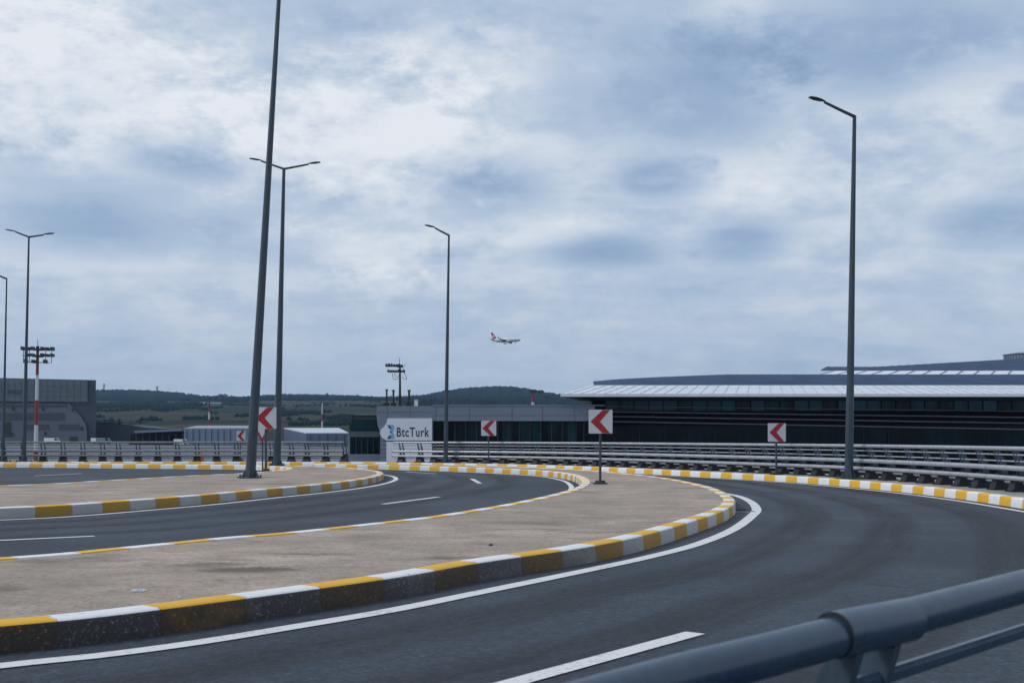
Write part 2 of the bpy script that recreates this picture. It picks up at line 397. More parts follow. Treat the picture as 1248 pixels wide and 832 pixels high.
dash(gpt(42, 579.7), gpt(100, 577), .2)
a, b = Vector((1.357, 8.80)), Vector((-.02, 6.98)); d = (a-b).normalized(); line([b-d*1.2, a], .165)
# patch of newer asphalt with a sealed edge, drain cover in the gutter at the nose
rr = random.Random(12)
def crack(pts, w):
    c = spline([gpt(*q) for q in pts], .05); vs = []
    a_, b_ = [], []
    for i_, q in enumerate(c):
        q = q+Vector((rr.uniform(-.012, .012), rr.uniform(-.012, .012))); k_ = w*rr.uniform(.3, 1.2)*min(1, .2+i_/12, .2+(len(c)-1-i_)/12)
        vs += [(q.x-k_*.4, q.y-k_, .012), (q.x+k_*.4, q.y+k_, .012)]
    struct(MB().add(vs, [(2*i_, 2*i_+1, 2*i_+3, 2*i_+2) for i_ in range(len(c)-1)]), 'road', 'crack')
M['crack'] = simple('crack', (.012, .013, .015), .8)
crack([(1002, 716), (1022, 712.5), (1050, 711), (1090, 714), (1135, 721), (1190, 732)], .012)
crack([(1006, 717), (1024, 723), (1034, 730), (1043, 741)], .011)
# tyre tracks worn into the lanes
def track_mat():
    m, nt, b = new_mat('tyre_track'); g = G(nt); uv = g.xyz(g.coord('UV')); p_ = g.pos()
    prof = g.m('SUBTRACT', 1., g.m('POWER', g.m('ABSOLUTE', g.m('SUBTRACT', g.m('MULTIPLY', uv[1], 2.), 1.)), 2.))
    n = g.noise(g.comb(g.m('MULTIPLY', uv[0], .12), g.m('MULTIPLY', uv[1], 1.6), 0.), 1.6, 6, .65); n2 = g.noise(p_, 20, 4, .75)
    al = g.m('MULTIPLY', prof, g.m('MULTIPLY', g.ramp(n, [(.36, .12), (.66, .75)]), g.ramp(n2, [(.3, .45), (.6, 1.)])))
    b.inputs['Base Color'].default_value = (.017, .0165, .018, 1); b.inputs['Roughness'].default_value = .62
    nt.links.new(al, b.inputs['Alpha']); return m
M['track'] = track_mat()
def track(c, w):
    a_, b_ = offset(c, w/2), offset(c, -w/2); vs = []; uv = []; S_ = arclen(c)
    for q, q2, l_ in zip(a_, b_, S_): vs += [(q.x, q.y, .004), (q2.x, q2.y, .004)]; uv += [(l_, 0), (l_, 1)]
    struct(MB().add(vs, [(2*i_, 2*i_+1, 2*i_+3, 2*i_+2) for i_ in range(len(c)-1)], 0, uv), 'road', 'track')
e1 = [q for q in E1 if q.y < 52]; e2 = [q for q in E2 if q.y < 53]
for o_ in (-1.35, -2.75, -4.35): track(offset(e1, o_), .95)
for o_ in (-1.3, -2.7, -4.2): track(offset(e2, o_), .9)
g0 = Vector(gpt(903, 622)); tg = Vector((.35, 1)).normalized()
t = thing('drain_cover', (g0.x, g0.y, 0), 'small iron drain cover set in the gutter at the nose of the big island', 'drain cover')
mb = MB(); mb.box(g0.x-.20, g0.x+.2, g0.y-.5, g0.y+.45, -.03, .012)
mb.build('frame', 'debris', t)
mb = MB()
for k in range(7): mb.box(g0.x-.13, g0.x+.13, g0.y-.36+k*.1, g0.y-.31+k*.1, .013, .03)
mb.build('grate', 'iron', t)
# ------------------------------------------------------------------ guardrails
def post_profile():
    # (u outwards, z): foot towards the road, knee outwards, tip leaning back to the road
    return [(-.10, .0), (.20, .0), (.20, .10), (.25, .38), (.20, .66), (.05, .97), (-.03, .97), (.06, .64), (.09, .40), (.02, .22), (-.10, .09)]
def post_mesh():
    mb = MB(); pr = post_profile()
    up = [(.25, .36), (.20, .66), (.04, .97), (-.03, .97), (.07, .64), (.09, .36)]
    for x in (-.09, .09):
        n = len(up); vs = [(x-.016, u, z) for u, z in up]+[(x+.016, u, z) for u, z in up]
        mb.add(vs, [tuple(range(n)), tuple(reversed(range(n, 2*n)))]+[(i, i+n, (i+1) % n+n, (i+1) % n) for i in range(n)])
    return mb
def foot_mesh():
    mb = MB()
    lo = [(-.165, -.11), (.165, -.11), (.165, .24), (-.165, .24)]; hi = [(-.135, .02), (.135, .02), (.135, .26), (-.135, .26)]
    vs = [(x, y, 0.02) for x, y in lo]+[(x, y, .40) for x, y in hi]
    mb.add(vs, [(3, 2, 1, 0), (4, 5, 6, 7)]+[(i, (i+1) % 4, (i+1) % 4+4, i+4) for i in range(4)])
    mb.box(-.2, .2, -.15, .28, 0, .022)
    for x in (-.18, .18):
        for y in (-.13, .26): mb.tube([(x, y, .02), (x, y, .055)], .018, 6)
    mb.box(-.05, .05, -.1, .06, .30, .34); mb.box(-.05, .05, -.1, .1, .53, .57)
    return mb
def clamp_mesh(): return MB().tube([(-.175, 0, 1.0), (-.174, 0, 1.0), (.174, 0, 1.0), (.175, 0, 1.0)], [.055, .0575, .0575, .055], 20)
def guardrail(c, base, label, spacing, start, near=False):
    ol = arclen(c); mid = c[len(c)//2]
    t = thing('guardrail', (c[0].x, c[0].y, base), label, 'guardrail', 'steel guardrails round the loop road')
    rm = 'rail_near' if near else ('rail_shaded' if spacing < 1 else 'rail')
    def rail(name, off, z, r, n=10):
        MB().tube([(p.x, p.y, base+z+(.033*(ol[i]-post_s) if near else 0)) for i, p in enumerate(offset(c, off))], r, n).build(name, rm, t, True)
    rail('top_rail', 0, 1.0, .05, 16 if near else 10)
    rail('thin_rail', .03, .855, .021, 8); rail('thin_rail', .09, .62 if near else .70, .021, 8)
    rail('thick_rail', -.085, .55, .062); rail('thick_rail', -.105, .32, .058)
    rail('lower_rail', .16, .20, .03, 8)
    p0 = f0 = s0 = None; d = start; k = 0
    while d < ol[-1] and k < 100:
        i = next(j for j in range(len(ol)) if ol[j] >= d); p = c[i]
        tt = (c[min(i+1, len(c)-1)]-c[max(i-1, 0)]).normalized(); ang = math.atan2(tt.y, tt.x)
        loc = (p.x-c[0].x, p.y-c[0].y, 0)
        if p0 is None:
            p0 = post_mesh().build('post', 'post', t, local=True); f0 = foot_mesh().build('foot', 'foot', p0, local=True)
            po = p0
            if near: s0 = clamp_mesh().build('clamp', rm, p0, True, local=True); [MB().tube([(q-.0005, 0, 1.0), (q+.0005, 0, 1.0)], .0565, 20).build('clamp_gap_shade', 'foot', p0, False, local=True) for q in (-.176, .176)]  # dark end rings painted in for the shadow gap between pipe and sleeve
        else: po = copy_tree(p0, t)
        po.location = loc; po.rotation_euler = (0, 0, ang)
        d += spacing; k += 1
    return t
RB = offset(FK, 1.15)
iL = nearest(RB, at(423, 0, 61.5)[:2]); iR = nearest(RB, at(472, 0, 60)[:2])
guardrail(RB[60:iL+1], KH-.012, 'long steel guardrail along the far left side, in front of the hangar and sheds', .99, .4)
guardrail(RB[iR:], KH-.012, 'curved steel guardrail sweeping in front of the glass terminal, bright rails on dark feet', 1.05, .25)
NB = spline([(-3.2, -.9), (-1.2, .85), (.151, 2.28), (.633, 2.73), (1.537, 3.57), (3.5, 5.4), (6.0, 8.0), (7.7, 10.4)], .05)
s = arclen(NB); post_s = s[nearest(NB, (.908, 2.985))]
guardrail(NB, -.025, 'dark blue steel guardrail close by in the bottom right corner', 1.9, post_s % 1.9, True)
# ------------------------------------------------------------------ street lamps
def lamp(px, py, y, H, arms, lean, r0, label, zb=KH-.012, rt=None):
    x, y, _ = at(px, py, y); t = thing('street_lamp', (x, y, zb), label, 'street lamp', 'tall grey street lamps')
    mb = MB().box(-.34, .34, -.34, .34, 0, .03)
    for sx in (-1, 1):
        for sy in (-1, 1): mb.tube([(sx*.26, sy*.26, .03), (sx*.26, sy*.26, .11)], .03, 6)
    for a in range(4):
        c_, s_ = math.cos(a*math.pi/2), math.sin(a*math.pi/2)
        v = [(c_*u-s_*w, s_*u+c_*w, z) for w in (-.012, .012) for u, z in ((r0*.9, .03), (r0+.13, .03), (r0*.9, .3))]
        mb.add(v, [(0, 1, 2), (3, 5, 4), (0, 3, 4, 1), (1, 4, 5, 2), (2, 5, 3, 0)])
    mb.build('base_plate', 'post', t, local=True)
    rt = rt or r0*.42
    MB().tube([(0, 0, .03), (0, 0, .05), (0, 0, H*.5), (0, 0, H)], [r0, r0, (r0+rt)/2, rt], 12).build('pole', 'pole', t, True, local=True)
    MB().box(-.07, .07, -r0-.006, -r0+.03, .7, 1.25).build('service_door', 'pole', t, local=True)
    for az, L, rise in arms:
        dx, dy = math.cos(az), math.sin(az)
        a = MB().tube([(0, 0, H-.03), (dx*L*.5, dy*L*.5, H-.02+rise*.5), (dx*L, dy*L, H+rise)], [.05, .045, .04], 8).build('arm', 'pole', t, True, local=True)
        h = MB(); S = []
        for u, w, th in ((0, .045, .022), (.08, .05, .028), (.11, .10, .032), (.32, .13, .036), (.50, .09, .024), (.53, .05, .01)):
            px_, pz = L+u, H+rise+.03+.13*u
            S.append([(dx*px_-dy*q*w, dy*px_+dx*q*w, pz+e) for q, e in ((-1, 0), (-.6, th), (.6, th), (1, 0), (.7, -th*.7), (-.7, -th*.7))])
        vs = [v for r_ in S for v in r_]; fs = [(i*6+k, i*6+(k+1) % 6, (i+1)*6+(k+1) % 6, (i+1)*6+k) for i in range(5) for k in range(6)]
        h.add(vs, fs+[tuple(reversed(range(6))), tuple(range(30, 36))]).build('lamp_head', 'lamp', a, local=True)
    t.rotation_euler = (0, R(lean), 0); return t
PI = math.pi
VL = offset(FK, .62)
def verge_y(px): return min((q for q in VL if q.y > 28), key=lambda q: abs(624+F0*q.x/q.y-px)).y
def height(top, y): return at(0, top, y)[2]-(KH-.012)
y3, y4, y5, y6 = verge_y(543), verge_y(1034.5), verge_y(29), verge_y(3.5)
lamp(305, 582, 36.8, 16.2, [(PI*.97, 1.3, .42), (-PI*.03, 1.3, .3)], 3.42, .155, 'thickest street lamp, leaning, standing on the inner island, its top out of view', rt=.055)
lamp(337.5, 566, 53.0, height(205, 53.0), [(PI*.98, 1.05, .32), (-.02, 1.1, .2)], 1.35, .165, 'double armed street lamp just behind the thick leaning lamp post')
lamp(543, 563, y3, height(286, y3), [(PI*1.15, .75, .26)], .85, .115, 'single armed street lamp in front of the white wall sign and its low building')
lamp(1034.5, 581.5, y4, height(141, y4), [(PI*1.1, 1.05, .30)], .9, .13, 'single armed street lamp in front of the glass terminal, beside the kerb')
lamp(29, 563, y5, height(288, y5), [(PI*.96, .75, .24), (.03, .75, .1)], 1.3, .105, 'double armed street lamp in front of the grey hangar')
lamp(3.5, 562.5, y6, height(339, y6), [(PI*1.02, 1.0, .36)], 1.2, .08, 'single armed street lamp at the far left edge, shorter than its double armed neighbour')
# ------------------------------------------------------------------ road signs
def chevron_sign(px, py, y, zb, size, top_px, label, yaw=0, post_r=.035):
    x, y, _ = at(px, py, y); ztop = at(px, top_px, y)[2]-zb
    t = thing('chevron_sign', (x, y, zb), label, 'road sign', 'red and white chevron signs')
    mb = MB().tube([(0, 0, .0), (0, 0, ztop-.06)], post_r, 10); mb.build('post', 'pole', t, True, local=True)
    f = MB().tube([(0, 0, 0), (0, 0, .10)], [.16, .13], 8); f.box(-.18, .18, -.16, .16, 0, .035); f.build('foot', 'dark_foot', t, local=True)
    w = size/2; z0 = ztop-size; yy = -post_r-.03
    b = MB(); r_ = .04*size
    poly = []
    for cx, cz, a0 in ((w-r_, z0+r_, -90), (w-r_, ztop-r_, 0), (-w+r_, ztop-r_, 90), (-w+r_, z0+r_, 180)):
        for k in range(4): poly.append((cx+r_*math.cos(R(a0+k*30)), cz+r_*math.sin(R(a0+k*30))))
    b.prism(poly, yy-.012, yy+.012)
    pan = b.build('panel', 'sign_white', t, local=True)
    zc = (z0+ztop)/2; q = lambda u, v: (u*w, zc+v*w)
    MB().prism([q(-.86, 0), q(.17, .98), q(.80, .98), q(-.06, .0), q(.80, -.98), q(.17, -.98)], yy-.018, yy-.0125).build('arrow', 'sign_red', pan, local=True)
    MB().box(-.2*size, .2*size, yy+.012, yy+.028, zc-.2*size, zc-.14*size).box(-.2*size, .2*size, yy+.012, yy+.028, zc+.14*size, zc+.2*size).build('bracket', 'sign_back', t, local=True)
    t.rotation_euler = (0, 0, R(yaw)); return t
zi = KH-.012
chevron_sign(731.5, 589, 32.2, zi, .645, 499, 'largest chevron sign, standing alone on the paving near the nose of the big island', 5)
chevron_sign(595.5, 565, verge_y(595.5), zi, .72, 512.5, 'chevron sign on the far verge in front of the low glass building', 6)
chevron_sign(946, 576.5, verge_y(946), zi, .62, 515.5, 'chevron sign in front of the terminal glass, left of the right lamp post', 8)
chevron_sign(324, 575.5, 44.0, zi, .80, 496, 'chevron sign half hidden between the thick leaning lamp post and the double armed lamp post', 0, .045)
chevron_sign(293, 560, 63.6, zi, .52, 525, 'smallest chevron sign, turned sideways on the far verge in front of the pale sheds', 42)
# a give way triangle behind the half hidden chevron sign
x, y, _ = at(320, 575, 46.2); t = thing('give_way_sign', (x, y, zi), 'red bordered downward triangle sign below the half hidden chevron sign', 'road sign')
MB().tube([(0, 0, 0), (0, 0, 1.66)], .03, 8).build('post', 'pole', t, True, local=True)
pan = MB().prism([(-.36, 1.7), (.36, 1.7), (0, 1.08)], -.07, -.045).build('panel', 'sign_red', t, local=True)
MB().prism([(-.22, 1.62), (.22, 1.62), (0, 1.24)], -.076, -.0705).build('centre', 'sign_white', pan, local=True)
# traffic cone
x, y, _ = at(245.5, 562, 62.9); t = thing('traffic_cone', (x, y, zi), 'small orange traffic cone with a white band on the far verge', 'traffic cone')
MB().box(-.19, .19, -.19, .19, 0, .04).build('base', 'orange', t, local=True)
MB().tube([(0, 0, .04), (0, 0, .30)], [.15, .085], 12).build('cone', 'orange', t, True, local=True)
MB().tube([(0, 0, .30), (0, 0, .37)], [.085, .068], 12).build('band', 'white', t, True, local=True)
MB().tube([(0, 0, .37), (0, 0, .5)], [.068, .035], 12).build('tip', 'orange', t, True, local=True)
# litter
def crumple(px, py, sx, sy, sz, mat, name, label, cat, seed):
    rr = random.Random(seed); x, y = gpt(px, py, zi); mb = MB(); n, m_ = 9, 5; vs = []
    for i in range(n+1):
        for j in range(m_+1):
            u, v = i/n-.5, j/m_-.5; k = 1-abs(v)*.7*rr.random()
            vs.append((x+u*sx*k, y+v*sy*(1-abs(u)*rr.random()), zi+.004+rr.random()*sz*(1-abs(2*u)**3)*(1-abs(2*v)**3)))
    mb.add(vs, [(i*(m_+1)+j, (i+1)*(m_+1)+j, (i+1)*(m_+1)+j+1, i*(m_+1)+j+1) for i in range(n) for j in range(m_)])
    return tag(mb.build(name, mat), label, cat)
crumple(169, 719.5, .13, .16, .016, 'litter', 'paper_scrap', 'crumpled scrap of white paper lying on the big island', 'litter', 3)
crumple(219, 728, .03, .04, .015, 'paper', 'paper_scrap', 'tiny white scrap near the kerb, right of the larger paper scrap', 'litter', 5)
def pebble(px, py, r, label):
    x, y = gpt(px, py, zi); mb = MB(); vs = []; n = 8
    for j, (h_, k) in enumerate(((0, .8), (.4, 1.), (.8, .7), (1., .2))):
        for i in range(n): vs.append((x+math.cos(i*2*PI/n)*r*k*(1+.3*random.random()), y+math.sin(i*2*PI/n)*r*k*(1+.3*random.random()), zi+h_*r))
    mb.add(vs, [(j*n+i, j*n+(i+1) % n, (j+1)*n+(i+1) % n, (j+1)*n+i) for j in range(3) for i in range(n)]+[tuple(range(3*n, 4*n))])
    tag(mb.build('pebble', 'stone'), label, 'stone')
pebble(598, 664.5, .024, 'small dark stone lying in the middle of the big island paving')

# ------------------------------------------------------------------ low building with the wall sign
YB = 95.
def P(px, py, y=YB): a = at(px, py, y); return (a[0], a[2])
zt_ = P(464, 494.5)[1]; xl = P(464, 0)[0]; xr = 6.6
t = thing('low_building', (P(464, 0)[0], YB, -7), 'low grey panelled building with a dark glass front left of the terminal', 'building')
MB().box(xl+.4, 7.2, YB+.6, YB+24, -7, zt_-.05).build('wall', 'facade', t)
mb = MB(); fz = P(0, 512.8)[1]
mb.box(P(527.5, 0)[0], xr, YB, YB+.55, fz, zt_); mb.box(P(527, 0)[0], 7.4, YB-.05, YB+24, zt_+.003, zt_+.10)
fb = mb.build('parapet_band', 'panel', t)
s_ = MB()
for px in (531, 572, 624, 661, 700): s_.box(P(px, 0)[0]-.03, P(px, 0)[0]+.03, YB-.012, YB+.003, fz+.02, zt_-.02)
s_.box(P(528, 0)[0], xr-.02, YB-.011, YB+.003, P(0, 506)[1]-.02, P(0, 506)[1]+.02); s_.build('panel_seam', 'seam', fb)
# left end wall panel with the swept edge
poly = [P(459, 494.5), P(527.5, 494.5), P(527.5, 562), P(463.5, 562), P(463.5, 530), P(462.5, 524), P(460.2, 518), P(459, 508)]
poly = [(x, min(z, zt_)) for x, z in poly]
poly[2] = (poly[2][0], -7); poly[3] = (poly[3][0], -7)
ep = MB().prism(poly, YB-.01, YB+.55).build('end_panel', 'panel', t)
s_ = MB()
for px in (472, 500): s_.box(P(px, 0)[0]-.025, P(px, 0)[0]+.025, YB-.022, YB-.007, fz+.02, zt_-.03)
s_.box(P(460, 0)[0], P(527, 0)[0], YB-.021, YB-.007, P(0, 502)[1]-.02, P(0, 502)[1]+.02)
for k in range(7): s_.box(P(464.5, 0)[0], P(526.5, 0)[0], YB-.021, YB-.007, P(0, 537+k*5)[1]-.03, P(0, 537+k*5)[1]+.03)
s_.build('panel_seam', 'seam', ep)
MB().box(P(528, 0)[0], xr, YB+.35, YB+.5, -7, fz).build('glass_wall', 'glass', t)
mm = MB(); x = P(528, 0)[0]; k = 0
while x < xr:
    mm.box(x-.035, x+.035, YB+.22, YB+.36, -7, fz-.003); x += .86; k += 1
mm.box(P(528, 0)[0], xr, YB+.2, YB+.345, P(0, 545)[1], P(0, 545)[1]+.09); mm.build('mullion', 'black_steel', t)
for a in range(8):
    px = 552+a*20+random.randint(-4, 4)
    MB().box(P(px, 0)[0], P(px, 0)[0]+.74, YB+.30, YB+.345, P(0, 543)[1], fz-.15).build('blind', 'glass', t)
# white sign with emblem and lettering
t = thing('wall_sign', (P(498, 0)[0], YB-.04, P(0, 536)[1]), 'white wall sign with a blue emblem and black lettering on the low building', 'sign')
poly = [P(472.5, 509.5), P(526.5, 509.5), P(526.5, 536.5), P(471, 536.5), P(465.5, 533), P(463.2, 528), P(464, 523.5), P(468, 520), P(471, 515.5)]
pan = MB().prism(poly, YB-.09, YB-.03).build('panel', 'banner', t)
lw = MB().prism([P(471, 538), P(526.5, 538), P(526.5, 566), P(471, 566)], YB-.07, YB-.03).build('lower_panel', 'banner', t)
E_ = lambda pts, mat: MB().prism([P(*p) for p in pts], YB-.10, YB-.091).build('emblem', mat, pan)
E_([(473.2, 518.2), (475.5, 517), (479, 517.5), (481, 519.5), (480.2, 522.8), (478.8, 526), (480.6, 529.5), (481, 532.5), (479.5, 535), (476.5, 534.4), (478, 531.5), (476.5, 528), (477, 523.8), (474.8, 521)], 'logo_light')
MB().prism([P(*p) for p in [(471.8, 517.2), (475, 518.3), (477.2, 521.2), (476.4, 523.2), (473.8, 521)]], YB-.106, YB-.1005).build('emblem', 'logo_dark', pan)
MB().prism([P(*p) for p in [(472, 534.6), (473.5, 531.2), (476.4, 529.5), (477.4, 532), (475.8, 534.6)]], YB-.106, YB-.1005).build('emblem', 'logo_dark', pan)
MB().prism([P(*p) for p in [(475.2, 525), (477, 524.2), (477.2, 528), (475.6, 527.4)]], YB-.106, YB-.1005).build('emblem', 'logo_dark', pan)
cu = bpy.data.curves.new('lettering', 'FONT'); cu.body = 'BtcTurk'; cu.size = .98; cu.extrude = .006; cu.offset = .014; cu.space_character = 1.12
cu.materials.append(M['ink']); to = bpy.data.objects.new('lettering', cu); C.objects.link(to); to.parent = pan
a = P(483, 531.6); to.location = Vector((a[0], YB-.098, a[1]))-t.location; to.rotation_euler = (PI/2, 0, 0); to.scale = (.72, 1.06, 1)
bpy.context.view_layer.update()
lm = bpy.data.meshes.new_from_object(to.evaluated_get(bpy.context.evaluated_depsgraph_get())); to2 = bpy.data.objects.new('lettering', lm)
C.objects.link(to2); to2.parent = pan; to2.location = to.location; to2.rotation_euler = to.rotation_euler; to2.scale = to.scale
bpy.data.objects.remove(to); to2.name = 'lettering'
# ------------------------------------------------------------------ dark glazed volume left of it
def PY(px, py): return P(px, py, 97)
t = thing('glass_stair_tower', (PY(444, 0)[0], 97, -7), 'small dark glazed block at the left end of the low building', 'building')
MB().prism([PY(428.5, 506), PY(461, 506), PY(462.6, 516), PY(464, 525.5), PY(427, 525.5), PY(425.5, 521.5), PY(428.5, 514)], 97, 100).build('upper_glazing', 'glass', t)
MB().box(PY(430, 0)[0], PY(458, 0)[0], 97-.03, 97.0-.003, PY(0, 511.5)[1], PY(0, 508)[1]).build('sheen_panel', simple('green_glazing', (.018, .028, .024), .4), t)
MB().box(PY(427, 0)[0], PY(463.5, 0)[0], 97-.12, 100, PY(0, 532.2)[1], PY(0, 525.6)[1]).build('grey_band', simple('band_metal', (.075, .095, .11), .5), t)
MB().box(PY(427.5, 0)[0], PY(463, 0)[0], 97.1, 100, PY(0, 553)[1], PY(0, 532.3)[1]).build('lower_glazing', 'glass', t)
mm = MB()
for px in (427.5, 434, 441, 448, 455, 462): mm.box(PY(px, 0)[0]-.04, PY(px, 0)[0]+.04, 97.0, 97.095, PY(0, 552.8)[1], PY(0, 532.4)[1])
mm.build('mullion', 'black_steel', t)
MB().box(PY(426, 0)[0], PY(464, 0)[0], 96.8, 100, -7, PY(0, 553.1)[1]).build('base', 'panel', t)
MB().box(PY(424.3, 0)[0], PY(426.6, 0)[0], 96.9, 97.6, -7, PY(0, 530)[1]).build('corner_post', 'panel', t)
# ------------------------------------------------------------------ rooftop mast, flues and cabinet
ra = zt_+.10
def rp(px, y=100.): return at(px, 0, y)[0]
x = rp(487.5); t = thing('antenna_mast', (x, 100, ra), 'black antenna mast with side arms and cables on the low building roof', 'antenna mast')
zz = lambda py: at(0, py, 100.)[2]
MB().tube([(x, 100, ra), (x, 100, zz(446))], [.12, .075], 8).build('pole', 'black_steel', t, True)
mb = MB()
for py, x0, x1 in ((446.2, 470, 491), (453, 472.5, 493)):
    mb.box(rp(x0), rp(x1), 99.95, 100.05, zz(py)-.05, zz(py)+.05)
    for px in np.arange(x0+1, x1, 3.1): mb.box(rp(px)-.08, rp(px)+.09, 99.85, 100.1, zz(py)-.03, zz(py)+.13+.1*random.random())
mb.box(rp(484), rp(491), 99.7, 100.3, zz(447.5), zz(444.8)); mb.build('arm', 'black_steel', t)
mb = MB()
for (x0, y0), (x1, y1), (x2, y2) in (((478.5, 455), (480, 462), (486, 461)), ((481, 455), (484, 460), (487, 456)), ((491, 447), (494, 452), (493, 455)), ((490, 458), (493.5, 462), (496, 461.5)), ((493, 454), (495, 458), (496, 461.5))):
    mb.tube([(rp(a), 99.9, zz(b)) for a, b in ((x0, y0), ((x0+x1)/2-.4, (y0+y1)/2+.6), (x1, y1), ((x1+x2)/2, (y1+y2)/2+.8), (x2, y2))], .022, 5)
mb.build('cable', 'black_steel', t)
MB().tube([(rp(486.8), 100, zz(445)), (rp(486.8), 100, zz(436.5))], .022, 5).tube([(rp(493.2), 100, zz(447)), (rp(493.6), 100, zz(442.5))], .016, 5).build('whip_aerial', 'black_steel', t)
mb = MB().tube([(x, 99.82, ra), (x, 99.82, zz(480))], .02, 5)
for py in range(482, 493, 3): mb.box(x-.16, x+.16, 99.80, 99.84, zz(py)-.02, zz(py)+.02)
mb.build('rung', 'black_steel', t)
for px, top, r, lb in ((471.3, 474.6, .075, 'leftmost of three dark flue pipes on the low building roof'), (479.5, 475.2, .085, 'middle dark flue pipe, close to the left of the antenna mast'), (498.6, 475.2, .095, 'dark flue pipe on the roof, right of the antenna mast')):
    x = rp(px); t = thing('flue_pipe', (x, 100, ra), lb, 'flue pipe', 'flue pipes on the low roof')
    MB().tube([(x, 100, ra), (x, 100, zz(top)-.1)], r, 8).build('pipe', 'black_steel', t, True)
    MB().tube([(x, 100, zz(top)-.1), (x, 100, zz(top)+.02)], [r*1.7, r*1.5], 8).build('cap', 'black_steel', t, True)
    MB().box(x-.22, x+.22, 99.8, 100.2, ra, ra+.3).build('curb', 'black_steel', t)
x = rp(507); t = thing('roof_cabinet', (x, 100, ra), 'small white equipment cabinet on the low building roof', 'cabinet')
MB().box(x-.13, x+.16, 99.8, 100.2, ra, ra+.55).build('body', 'banner', t); MB().box(x-.16, x+.19, 99.77, 100.23, ra+.553, ra+.6).build('lid', 'panel', t)
# ------------------------------------------------------------------ terminal
YT = 100.
def T(px, py, y=YT): a = at(px, py, y); return (a[0], a[2])
t = thing('terminal_building', (T(718, 0)[0], YT, -7), 'long dark glass airport terminal under a pale overhanging metal roof', 'airport terminal'); TERM = t
XL, XR = T(718, 0)[0]+.06, 74.
zs = at(0, 487.5, YT)[2]
MB().box(XL+.2, XR, YT+.7, YT+48, -7, zs).build('wall', 'facade', t)
MB().box(XL, XR, YT+.4, YT+.55, -7, T(0, 513)[1]-.4).build('glass_wall', 'glass', t)
mm = MB(); x = XL
while x < XR:
    mm.box(x-.025, x+.025, YT+.33, YT+.41, -7, T(0, 513)[1]-.42); x += 2.1
mm.build('mullion', 'black_steel', t)
MB().box(XL, XR, YT+.42, YT+.6, T(0, 513)[1]-.39, T(0, 500)[1]-.05).build('spandrel', 'facade', t)
# row of windows under the roof
w0 = None; x = T(738, 0)[0]; zb_, ztp = T(0, 500)[1], T(0, 486.5)[1]
while x < 60:
    w = MB().box(x+.04, x+1.18, YT+.36, YT+.42, zb_, ztp).build('window', 'glass_row', t) if w0 is None else None
    if w0 is None: w0 = w; x0 = x; fr = MB().box(x, x+1.22, YT+.30, YT+.345, zb_-.06, zb_-.01).box(x, x+.05, YT+.3, YT+.345, zb_-.008, ztp).build('frame', 'black_steel', w)
    else:
        c_ = copy_tree(w0, t); c_.location.x += x-x0
    x += 1.225
for y0, y1 in ((494.7, 501.0), (501.2, 508.4), (506.8, 515.4), (512.9, 523.0)):
    a, b = T(718, y0), T(1248, y1); k = (b[1]-a[1])/(b[0]-a[0]); xe = XR; ze = a[1]+k*(xe-XL); h = .11 if y0 > 496 else .06
    v = [(X, Y, Z+dz) for X, Z in ((XL, a[1]), (xe, ze)) for Y in (YT+.02, YT+.2) for dz in (-h/2, h/2)]
    MB().add(v, [(0, 1, 3, 2), (4, 6, 7, 5), (0, 4, 5, 1), (2, 3, 7, 6), (0, 2, 6, 4), (1, 5, 7, 3)]).build('louvre_rail', 'louvre', t)
# pale overhanging eave
yf, yb = 94., 106.; zf = at(0, 480.6, yf)[2]; zb2 = at(0, 469.6, yb)[2]; xf, xb = at(683, 0, yf)[0], at(720, 0, yb)[0]
mb = MB(); XE = 78.
mb.add([(xf, yf, zf), (XE, yf, zf), (XE, yb, zb2), (xb, yb, zb2)], [(0, 1, 2, 3)])
ev = mb.build('eave', 'canopy', t)
mb = MB(); x = xf+.5
while x < XE-3:
    sx = (xb-xf)*(1-(x-xf)/(XE-xf)); ysh = 0
    v = [(x-.03, yf+.02, zf+.006), (x+.03, yf+.02, zf+.006), (x+.03+sx, yb-.1, zb2+.006), (x-.03+sx, yb-.1, zb2+.006)]
    mb.add(v+[(a, b, c+.035) for a, b, c in v], [(4, 5, 6, 7), (0, 1, 5, 4), (1, 2, 6, 5), (3, 0, 4, 7)]); x += .95
mb.build('standing_seam', 'canopy_seam', ev)
mb = MB()
for j, ymid in enumerate((96.3, 99.0, 102.2)):
    f_ = (ymid-yf)/(yb-yf); zz_ = zf+(zb2-zf)*f_
    mb.box(xf+(xb-xf)*f_, XE, ymid-.02, ymid+.02, zz_+.004, zz_+.025)
mb.build('cross_seam', 'canopy_seam', ev)
MB().box(xf, XE, yf-.06, yf-.003, zf-.17, zf+.06).build('fascia', 'canopy', t)
MB().add([(xf+.05, yf, zf-.16), (XE, yf, zf-.16), (XE, YT+1, zf-.32), (xb-1.2, YT+1, zf-.32), ], [(3, 2, 1, 0)]).build('soffit', 'soffit', t)
MB().add([(xf, yf, zf-.16), (xf, yf, zf), (xb, yb, zb2), (xb, yb, zb2-.9), (xb-1.2, YT+1, zf-.32)], [(0, 1, 2, 3, 4)]).build('end_panel', 'canopy', t)
